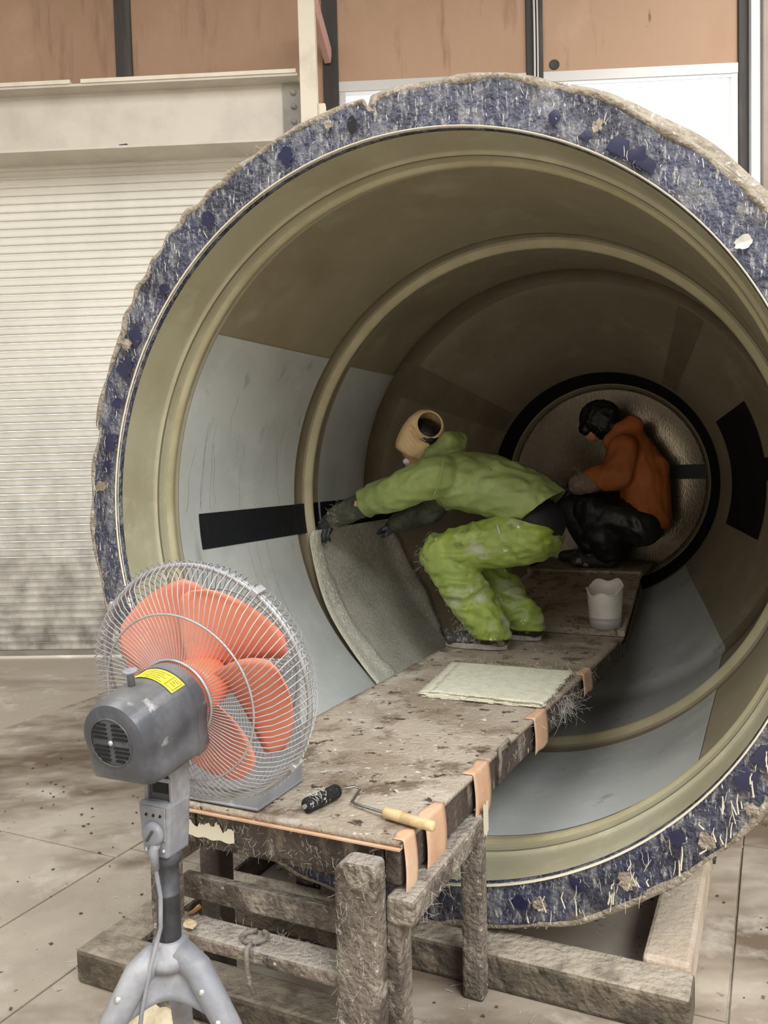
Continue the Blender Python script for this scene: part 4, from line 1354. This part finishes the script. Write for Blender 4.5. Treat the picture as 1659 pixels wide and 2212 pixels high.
# ------------------------------------------------------------------ people
def cap(mb, p0, r0, p1, r1, ks=1.0, n=18):
    """tapered capsule in the tank frame; ks widens it along the tank axis"""
    p0, p1 = np.array(p0, float), np.array(p1, float)
    d = p1 - p0
    L = np.linalg.norm(d)
    d = d / L
    a = np.cross(d, (0.3, 0.2, 0.9))
    a /= np.linalg.norm(a)
    b = np.cross(d, a)
    rows = []
    for k in range(7):
        ph = -pi / 2 + (pi / 2) * k / 6
        rows.append((r0 * math.sin(ph), r0 * math.cos(ph)))
    for k in range(7):
        ph = (pi / 2) * k / 6
        rows.append((L + r1 * math.sin(ph), r1 * math.cos(ph)))
    vs2, fs2 = [], []
    for t, r in rows:
        c = p0 + d * t
        for q in range(n):
            g = 2 * pi * q / n
            o = max(r, 1e-5) * (math.cos(g) * a + math.sin(g) * b)
            o[0] *= ks
            vs2.append(Tp(c + o))
    for i in range(len(rows) - 1):
        for q in range(n):
            fs2.append((i * n + q, i * n + (q + 1) % n, (i + 1) * n + (q + 1) % n, (i + 1) * n + q))
    mb.add(vs2, fs2)


def chain(mb, pts, ks=1.0):
    for (a, ra), (b, rb) in zip(pts[:-1], pts[1:]):
        cap(mb, a, ra, b, rb, ks)


def ellt(mb, c, r):
    mb.ell(T(*c), r, 20, axes=[AX, RT, UPV])


def blob(name, mb, m, parent, voxel=0.011, smooth=4, fold=None, cuts=(), sol=0.0):
    """one continuous skin around overlapping forms"""
    me = bpy.data.meshes.new(name + '_src')
    me.from_pydata(mb.v, [], mb.f)
    bm = bmesh.new()
    bm.from_mesh(me)
    bmesh.ops.remove_doubles(bm, verts=bm.verts, dist=1e-6)
    bmesh.ops.recalc_face_normals(bm, faces=bm.faces)
    bm.to_mesh(me)
    bm.free()
    o = bpy.data.objects.new(name + '_src', me)
    C.objects.link(o)
    r = o.modifiers.new('r', 'REMESH')
    r.mode = 'VOXEL'
    r.voxel_size = voxel
    s = o.modifiers.new('s', 'SMOOTH')
    s.iterations = smooth
    s.factor = 0.5
    dg = bpy.context.evaluated_depsgraph_get()
    dg.update()
    ev = o.evaluated_get(dg)
    me2 = bpy.data.meshes.new_from_object(ev)
    bpy.data.objects.remove(o)
    bm = bmesh.new()
    bm.from_mesh(me2)
    bm.normal_update()
    if fold:
        for v in bm.verts:
            v.co += v.normal * fold(v.co)
    for co, no in cuts:
        g = bm.verts[:] + bm.edges[:] + bm.faces[:]
        n_ = AX * no[0] + RT * no[1] + UPV * no[2]
        bmesh.ops.bisect_plane(bm, geom=g, plane_co=Vector(T(*co)), plane_no=Vector(n_), clear_outer=True)
    inv = INV[parent.name].inverted()
    bm.transform(inv)
    bm.to_mesh(me2)
    bm.free()
    me2.name = name
    me2.materials.clear()
    me2.materials.append(V[m])
    me2.polygons.foreach_set('use_smooth', [True] * len(me2.polygons))
    ob = bpy.data.objects.new(name, me2)
    C.objects.link(ob)
    ob.parent = parent
    INV[ob.name] = INV[parent.name]
    if sol:
        md = ob.modifiers.new('solid', 'SOLIDIFY')
        md.thickness = sol
        md.offset = -1
    return ob


def folds(amp, sc, dirv=(1, 1, 1)):
    def f(co):
        p = Vector((co.x * dirv[0], co.y * dirv[1], co.z * dirv[2])) * sc
        n1 = noise.noise(p + Vector((noise.noise(p * 0.6) * 1.5, 0, 0)))
        n2 = noise.noise(p * 2.3 + Vector((5, 2, 1)))
        return amp * (0.7 * (1 - 2 * abs(n1)) + 0.4 * n2) - amp * 0.3
    return f


# ---- worker in green
p1 = thing('person', 'person in lime green work suit and beige head wrap crouching to press the mat', 'person', T(1.44, -0.15, ZD))
nearHip, nearKnee, nearAnk = (1.36, -0.01, -0.185), (1.325, -0.415, -0.265), (1.32, -0.165, -0.615)
farHip, farKnee, farAnk = (1.52, -0.01, -0.185), (1.585, -0.39, -0.27), (1.56, -0.06, -0.615)
shN, elN, wrN = (1.275, -0.40, 0.10), (1.245, -0.60, 0.025), (1.29, -0.955, -0.10)
shF, elF, wrF = (1.605, -0.40, 0.09), (1.66, -0.60, -0.09), (1.70, -0.80, -0.155)
mb = MB()
chain(mb, [((1.44, 0.01, -0.15), 0.105), ((1.44, -0.16, 0.03), 0.10), ((1.44, -0.37, 0.10), 0.095)], 1.4)
chain(mb, [((1.44, -0.40, 0.12), 0.06), ((1.44, -0.50, 0.21), 0.05)])
chain(mb, [(nearHip, 0.085), (nearKnee, 0.058), (nearAnk, 0.04)])
chain(mb, [(farHip, 0.085), (farKnee, 0.058), (farAnk, 0.04)])
chain(mb, [(nearAnk, 0.035), ((1.31, -0.30, -0.665), 0.028)])
chain(mb, [(farAnk, 0.035), ((1.56, -0.19, -0.665), 0.028)])
chain(mb, [(shN, 0.055), ((1.255, -0.63, 0.01), 0.042), (wrN, 0.03), ((1.30, -1.02, -0.125), 0.024)])
chain(mb, [(shF, 0.055), (elF, 0.042), (wrF, 0.03), ((1.715, -0.85, -0.175), 0.022)])
ellt(mb, (1.44, -0.535, 0.275), (0.074, 0.088, 0.09))
ellt(mb, (1.44, -0.575, 0.215), (0.06, 0.062, 0.075))
ellt(mb, (1.44, -0.638, 0.205), (0.012, 0.018, 0.02))
ellt(mb, (1.44, -0.60, 0.150), (0.035, 0.035, 0.03))
for sg in (-1, 1):
    ellt(mb, (1.44 + sg * 0.058, -0.53, 0.225), (0.012, 0.02, 0.032))
body = blob('body', mb, 'skin', p1, 0.010, 3)
for sg in (-1, 1):
    MB().ell(T(1.44 + sg * 0.028, -0.626, 0.232), (0.010, 0.008, 0.006), 10, axes=[AX, RT, UPV]).build('eye', 'hair', body, smooth=True)
MB().tube([T(1.44 - 0.022, -0.630, 0.172), T(1.44, -0.636, 0.170), T(1.44 + 0.022, -0.630, 0.172)], 0.004, 6).build('mouth', 'pinkred', body, smooth=True)
mb = MB()
chain(mb, [((1.44, 0.025, -0.13), 0.116), ((1.44, -0.12, -0.01), 0.112)], 1.36)
blob('undershirt', mb, 'blackcloth', p1, 0.012, 3)
mb = MB()
chain(mb, [(nearHip, 0.122), ((1.335, -0.23, -0.225), 0.107), (nearKnee, 0.096)])
chain(mb, [(nearKnee, 0.096), ((1.32, -0.295, -0.43), 0.106), ((1.32, -0.18, -0.60), 0.088), ((1.32, -0.165, -0.665), 0.085)])
chain(mb, [(farHip, 0.122), ((1.555, -0.21, -0.23), 0.105), (farKnee, 0.092)])
chain(mb, [(farKnee, 0.092), ((1.575, -0.21, -0.45), 0.095), ((1.56, -0.08, -0.60), 0.083), ((1.56, -0.06, -0.665), 0.08)])
chain(mb, [((1.44, 0.0, -0.17), 0.128), ((1.44, -0.05, -0.10), 0.118)], 1.35)
ellt(mb, (1.44, 0.03, -0.20), (0.16, 0.095, 0.09))
tw = (1.44, 0.118, -0.143)
blob('trousers', mb, 'lime', p1, 0.010, 4, folds(0.019, 10, (1, 1, 1.7)), cuts=[(tw, (0, 0.28, 0.96)), ((1.32, -0.16, -0.640), (0, 0, -1))], sol=0.004)
mb = MB()
chain(mb, [((1.44, 0.065, -0.085), 0.125), ((1.44, -0.02, -0.035), 0.135), ((1.44, -0.19, 0.040), 0.146), ((1.44, -0.36, 0.075), 0.136)], 1.40)
chain(mb, [(shN, 0.098), (elN, 0.086), ((1.27, -0.745, -0.015), 0.072), ((1.275, -0.80, -0.035), 0.068)])
chain(mb, [(shF, 0.098), ((1.632, -0.49, 0.0), 0.082)])
chain(mb, [((1.44, -0.42, 0.14), 0.085), ((1.44, -0.475, 0.185), 0.075)])
for k in range(8):   # collar and folded hood around the neck
    a = 2 * pi * k / 8
    b = 2 * pi * (k + 1) / 8

    def cp_(a):
        return (1.44 + 0.075 * math.cos(a), -0.46 + 0.075 * math.sin(a) * 0.75, 0.20 + 0.06 * math.sin(a) * 0.8)
    cap(mb, cp_(a), 0.038, cp_(b), 0.038)
chain(mb, [((1.38, -0.39, 0.255), 0.045), ((1.47, -0.375, 0.255), 0.05), ((1.52, -0.40, 0.23), 0.04)])
jk = blob('jacket', mb, 'green', p1, 0.010, 3, folds(0.015, 8, (1.1, 1.1, 1.8)), cuts=[((1.44, 0.100, -0.012), (0, 0.62, -0.78)), ((1.273, -0.775, -0.03), (0.08, -0.93, -0.35))], sol=0.004)
# seams and the knotted drawcord
MB().tube([T(1.172, -0.33, 0.17), T(1.163, -0.345, 0.10), T(1.17, -0.37, 0.03), T(1.19, -0.40, -0.01)], 0.0035, 6).build('arm_seam', 'lime', jk, smooth=True)
MB().tube([T(1.245, -0.115, -0.125), T(1.238, -0.10, -0.165), T(1.238, -0.105, -0.20)], 0.004, 6).build('drawcord', 'fuzz', jk, smooth=True)
# head wrap
mb = MB()
wp = [(1.44, -0.608, 0.205), (1.44, -0.598, 0.222), (1.44, -0.575, 0.252), (1.437, -0.548, 0.288), (1.428, -0.522, 0.318), (1.410, -0.500, 0.334), (1.384, -0.478, 0.340)]
wr_ = [0.080, 0.090, 0.098, 0.100, 0.096, 0.086, 0.064]
mb.tube([T(*p) for p in wp], wr_, 36, cap=False)
hw = mb.build('head_wrap', 'wrap', p1, smooth=True, sol=0.007)
MB().ell(T(1.437, -0.532, 0.283), (0.085, 0.090, 0.090), 16, axes=[AX, RT, UPV]).build('hair', 'hair', body, smooth=True)
mb = MB()
for k in range(6):
    q = k / 6
    c = np.array(wp[1]) * (1 - q) + np.array(wp[4]) * q
    r = np.interp(q * 3 + 1, range(7), wr_)
    mb.tube([T(c[0] - r * math.cos(a) * 0.985, c[1] - 0.66 * r * math.sin(a) * 0.8 + 0.006 * math.sin(a * 5), c[2] + 0.6 * r * math.sin(a)) for a in np.linspace(-0.8, 0.7, 12)], 0.0025, 5)
mb.build('wrap_creases', 'wrap', hw, smooth=True)
ms = MB()
ellt(ms, (1.432, -0.612, 0.168), (0.040, 0.028, 0.020))
ms.build('face_mask', 'maskw', p1, smooth=True)
MB().tube([T(1.378, -0.602, 0.19), T(1.366, -0.575, 0.205), T(1.368, -0.545, 0.225)], 0.0014, 5).build('mask_strap', 'maskw', p1)
# arm covers
mb = MB()
chain(mb, [((1.272, -0.76, -0.025), 0.058), ((1.28, -0.86, -0.062), 0.058), ((1.29, -0.945, -0.095), 0.054)])
ac = blob('arm_cover', mb, 'sleeve', p1, 0.008, 3, folds(0.008, 16))
MB().grid(lambda a, b: T(1.2145 + 0.001 * a, -0.80 + 0.026 * b - 0.006 * a, -0.012 - 0.024 * a - 0.008 * b), 2, 2).build('cover_tag', 'tan', ac, sol=0.001)
mb = MB()
chain(mb, [((1.63, -0.50, -0.005), 0.066), ((1.66, -0.60, -0.09), 0.064), (wrF, 0.054)])
blob('arm_cover', mb, 'sleeve', p1, 0.008, 3, folds(0.007, 16))


def glove(name, palm, fingers, thumb, m, parent, rp=0.034):
    mb = MB()
    chain(mb, palm)
    for f in fingers:
        chain(mb, f)
    chain(mb, thumb)
    return blob(name, mb, m, parent, 0.0042, 2)


fing = []
for k in range(4):
    u = -1.045 + 0.0235 * k
    Lf = [0.9, 1.05, 1.0, 0.8][k]
    fing.append([((1.283, u, -0.150), 0.0115), ((1.266, u - 0.006, -0.178), 0.0105), ((1.268, u - 0.008, -0.178 - 0.022 * Lf), 0.0098), ((1.283, u - 0.006, -0.178 - 0.038 * Lf), 0.009)])
glove('glove', [((1.29, -0.945, -0.098), 0.036), ((1.292, -0.985, -0.115), 0.038), ((1.290, -1.012, -0.135), 0.034)],
      fing, [((1.318, -0.985, -0.125), 0.016), ((1.334, -0.998, -0.152), 0.012), ((1.336, -1.010, -0.176), 0.010)], 'glove', p1)
fing = []
for k in range(4):
    s = 1.685 + 0.022 * k
    fing.append([((s, -0.865, -0.178), 0.011), ((s + 0.003, -0.895, -0.190), 0.010), ((s + 0.004, -0.912, -0.208), 0.0092)])
glove('glove', [((1.70, -0.80, -0.155), 0.034), ((1.712, -0.845, -0.17), 0.034)], fing, [((1.69, -0.83, -0.19), 0.014), ((1.685, -0.865, -0.215), 0.011), ((1.686, -0.885, -0.225), 0.009)], 'glove', p1)


def shoe(cs_, heel_u, toe_u, parent, m1='shoe', m2='sole'):
    mb = MB()
    L = toe_u - heel_u
    def q(t):
        return heel_u + L * t
    chain(mb, [((cs_, q(0.12), ZD + 0.050), 0.040), ((cs_, q(0.35), ZD + 0.055), 0.042), ((cs_, q(0.65), ZD + 0.042), 0.040), ((cs_ - 0.004, q(0.88), ZD + 0.036), 0.034)], 1.12)
    chain(mb, [((cs_, q(0.16), ZD + 0.06), 0.042), ((cs_, q(0.24), ZD + 0.092), 0.046)], 1.0)
    sh_ = blob('shoe', mb, m1, parent, 0.007, 3, cuts=[((cs_, 0, ZD + 0.016), (0, 0, -1))])
    n = 28
    out = []
    for k in range(n):
        a = 2 * pi * k / n
        x, y = math.cos(a), math.sin(a)
        wv = 0.046 * (1.0 + 0.10 * x) if x > 0 else 0.042 * (1 + 0.05 * x)
        out.append((cs_ + wv * y, q(0.5 + 0.5 * (abs(x) ** 0.8) * (1 if x > 0 else -1))))
    mbs = MB()
    vv = [T(a_, b_, ZD + 0.0025) for a_, b_ in out] + [T(a_, b_, ZD + 0.028) for a_, b_ in out]
    ff = [tuple(range(n)), tuple(reversed(range(n, 2 * n)))] + [(i, (i + 1) % n, n + (i + 1) % n, n + i) for i in range(n)]
    mbs.add(vv, ff).build('sole', m2, sh_, bev=0.004)
    return sh_


shoe(1.315, -0.098, -0.395, p1)
shoe(1.56, -0.005, -0.290, p1)
mb = MB()
for k in range(70):
    q = np.array([1.245 + rng.normal(0, 0.012), -0.925 + rng.normal(0, 0.02), -0.085 + rng.normal(0, 0.03)])
    fibres(mb, [T(*q)], 0.03, 0.0004, n=5, curl=0.7, bias=-AX * 0.4)
mb.build('wrist_fibre', 'fuzz', p1)['kind'] = 'stuff'
# fibre fluff stuck on the trousers
mb = MB()
for k in range(420):
    t = rng.random()
    if k < 200:
        c = np.array(nearKnee) * (1 - t) + np.array(nearAnk) * t
        p = c + np.array([rng.normal(-0.05, 0.03), -0.068 + rng.normal(0, 0.015), rng.normal(0, 0.03)])
    elif k < 300:
        p = np.array(nearKnee) + np.array([rng.normal(-0.02, 0.04), -0.062 + rng.normal(0, 0.015), rng.normal(0.0, 0.04)])
    else:
        p = np.array([1.31 + rng.normal(0, 0.03), -0.28 + rng.normal(0, 0.04), ZD + 0.08 + rng.normal(0, 0.02)])
    fibres(mb, [T(*p)], 0.03, 0.0004, n=5, curl=0.7, bias=-RT * 0.2 - AX * 0.3)
mb.build('clinging_fibre', 'fuzz', p1)['kind'] = 'stuff'

# ---- worker in orange
p2 = thing('person', 'person in orange jacket and black trousers squatting at the dark tank end', 'person', T(2.85, 0.15, -0.49))
ZK = -0.49
mb = MB()
chain(mb, [((2.85, 0.29, -0.20), 0.115), ((2.85, 0.27, 0.02), 0.11), ((2.85, 0.20, 0.20), 0.10)], 1.35)
chain(mb, [((2.85, 0.18, 0.26), 0.06), ((2.85, 0.09, 0.33), 0.052)])
ellt(mb, (2.85, 0.03, 0.385), (0.078, 0.095, 0.098))
ellt(mb, (2.85, -0.01, 0.33), (0.06, 0.06, 0.07))
ellt(mb, (2.85, -0.07, 0.33), (0.012, 0.016, 0.02))
for sg in (-1, 1):
    ellt(mb, (2.85 + sg * 0.076, 0.04, 0.345), (0.012, 0.02, 0.032))
hipN2, kneN2, ankN2 = (2.76, 0.27, -0.24), (2.69, 0.01, -0.135), (2.72, 0.10, -0.42)
hipF2, kneF2, ankF2 = (2.94, 0.27, -0.24), (2.96, -0.16, -0.13), (2.96, -0.02, -0.42)
chain(mb, [(hipN2, 0.09), (kneN2, 0.06), (ankN2, 0.042), ((2.70, -0.03, -0.455), 0.03)])
chain(mb, [(hipF2, 0.09), (kneF2, 0.06), (ankF2, 0.042), ((2.96, -0.15, -0.455), 0.03)])
chain(mb, [((2.69, 0.20, 0.21), 0.055), ((2.63, 0.17, 0.06), 0.042), ((2.645, -0.02, 0.02), 0.032), ((2.66, -0.09, -0.005), 0.024)])
chain(mb, [((3.01, 0.19, 0.21), 0.055), ((3.05, 0.08, 0.07), 0.042), ((3.03, -0.10, 0.02), 0.032), ((3.02, -0.17, 0.0), 0.024)])
body2 = blob('body', mb, 'skin', p2, 0.012, 3)
for sg in (-1, 1):
    MB().ell(T(2.85 + sg * 0.03, -0.064, 0.35), (0.010, 0.008, 0.006), 10, axes=[AX, RT, UPV]).build('eye', 'hair', body2, smooth=True)
mb = MB()
ellt(mb, (2.85, 0.035, 0.405), (0.105, 0.125, 0.11))
ellt(mb, (2.85, 0.065, 0.36), (0.10, 0.09, 0.09))
ellt(mb, (2.85, -0.045, 0.335), (0.07, 0.05, 0.05))
blob('hair', mb, 'hair', body2, 0.010, 3, folds(0.010, 22), cuts=[((2.85, -0.03, 0.292), (0, -0.5, -0.87))])
mb = MB()
chain(mb, [((2.85, 0.31, -0.19), 0.135), ((2.85, 0.285, 0.02), 0.148), ((2.85, 0.23, 0.17), 0.138), ((2.85, 0.20, 0.22), 0.125)], 1.32)
chain(mb, [((2.85, 0.345, -0.20), 0.09), ((2.85, 0.34, 0.1), 0.09)], 1.4)
chain(mb, [((2.69, 0.20, 0.205), 0.095), ((2.635, 0.17, 0.065), 0.088), ((2.64, 0.04, 0.035), 0.080), ((2.645, -0.03, 0.02), 0.072)])
chain(mb, [((3.01, 0.19, 0.205), 0.095), ((3.05, 0.08, 0.07), 0.085), ((3.03, -0.08, 0.02), 0.072)])
chain(mb, [((2.80, 0.17, 0.315), 0.06), ((2.85, 0.22, 0.345), 0.068), ((2.93, 0.20, 0.325), 0.06)])
chain(mb, [((2.80, 0.17, 0.315), 0.055), ((2.79, 0.10, 0.265), 0.04)])
blob('jacket', mb, 'orange', p2, 0.011, 3, folds(0.012, 7, (1.3, 1.3, 0.8)), cuts=[((2.85, 0.30, -0.235), (0, -0.72, -0.70)), ((2.645, -0.035, 0.02), (0, -0.96, -0.25)), ((3.03, -0.09, 0.02), (0, -0.96, -0.25))], sol=0.004)
mb = MB()
chain(mb, [((2.642, 0.02, 0.03), 0.068), ((2.648, -0.055, 0.01), 0.060)])
blob('fibre_cuff', mb, 'fibsleeve', p2, 0.009, 2, folds(0.008, 20))
mb = MB()
chain(mb, [(hipN2, 0.13), ((2.73, 0.13, -0.19), 0.12), (kneN2, 0.108)])
chain(mb, [(kneN2, 0.108), ((2.705, 0.06, -0.29), 0.098), ((2.72, 0.09, -0.40), 0.075)])
chain(mb, [(hipF2, 0.13), ((2.95, 0.05, -0.19), 0.115), (kneF2, 0.105)])
chain(mb, [(kneF2, 0.105), ((2.96, -0.08, -0.29), 0.095), ((2.96, -0.03, -0.40), 0.075)])
chain(mb, [((2.85, 0.29, -0.22), 0.13), ((2.85, 0.27, -0.12), 0.12)], 1.35)
blob('trousers', mb, 'blackpants', p2, 0.011, 4, folds(0.011, 9), cuts=[((2.85, 0.3, -0.06), (0, 0, 1))])
for cs_, hu, tu in ((2.715, 0.15, -0.14), (2.96, 0.03, -0.26)):
    mb = MB()
    chain(mb, [((cs_, hu - 0.04, ZK + 0.045), 0.042), ((cs_, hu - 0.13, ZK + 0.048), 0.043), ((cs_, tu + 0.04, ZK + 0.04), 0.036)], 1.12)
    chain(mb, [((cs_, hu - 0.05, ZK + 0.06), 0.045), ((cs_, hu - 0.06, ZK + 0.11), 0.05)])
    blob('boot', mb, 'shoe', p2, 0.009, 3, cuts=[((cs_, 0, ZK + 0.0025), (0, 0, -1))])
for (c, uu, zz) in ((2.66, -0.085, -0.002), (3.02, -0.165, 0.0)):
    fing = []
    for k in range(4):
        s = c - 0.033 + 0.022 * k
        fing.append([((s, uu - 0.03, zz - 0.012), 0.011), ((s, uu - 0.06, zz - 0.025), 0.010), ((s, uu - 0.072, zz - 0.05), 0.0092)])
    glove('glove', [((c, uu + 0.03, zz + 0.008), 0.036), ((c, uu - 0.015, zz - 0.006), 0.035)], fing, [((c - 0.03, uu - 0.0, zz - 0.02), 0.014), ((c - 0.035, uu - 0.03, zz - 0.045), 0.011), ((c - 0.03, uu - 0.045, zz - 0.058), 0.009)], 'glove', p2)
mb = MB()
for k in range(90):
    fibres(mb, [T(2.645 + rng.normal(0, 0.04), -0.04 + rng.normal(0, 0.012), 0.03 + rng.normal(0, 0.04))], 0.035, 0.0007, curl=0.6)
mb.build('clinging_fibre', 'fuzz', p2)['kind'] = 'stuff'
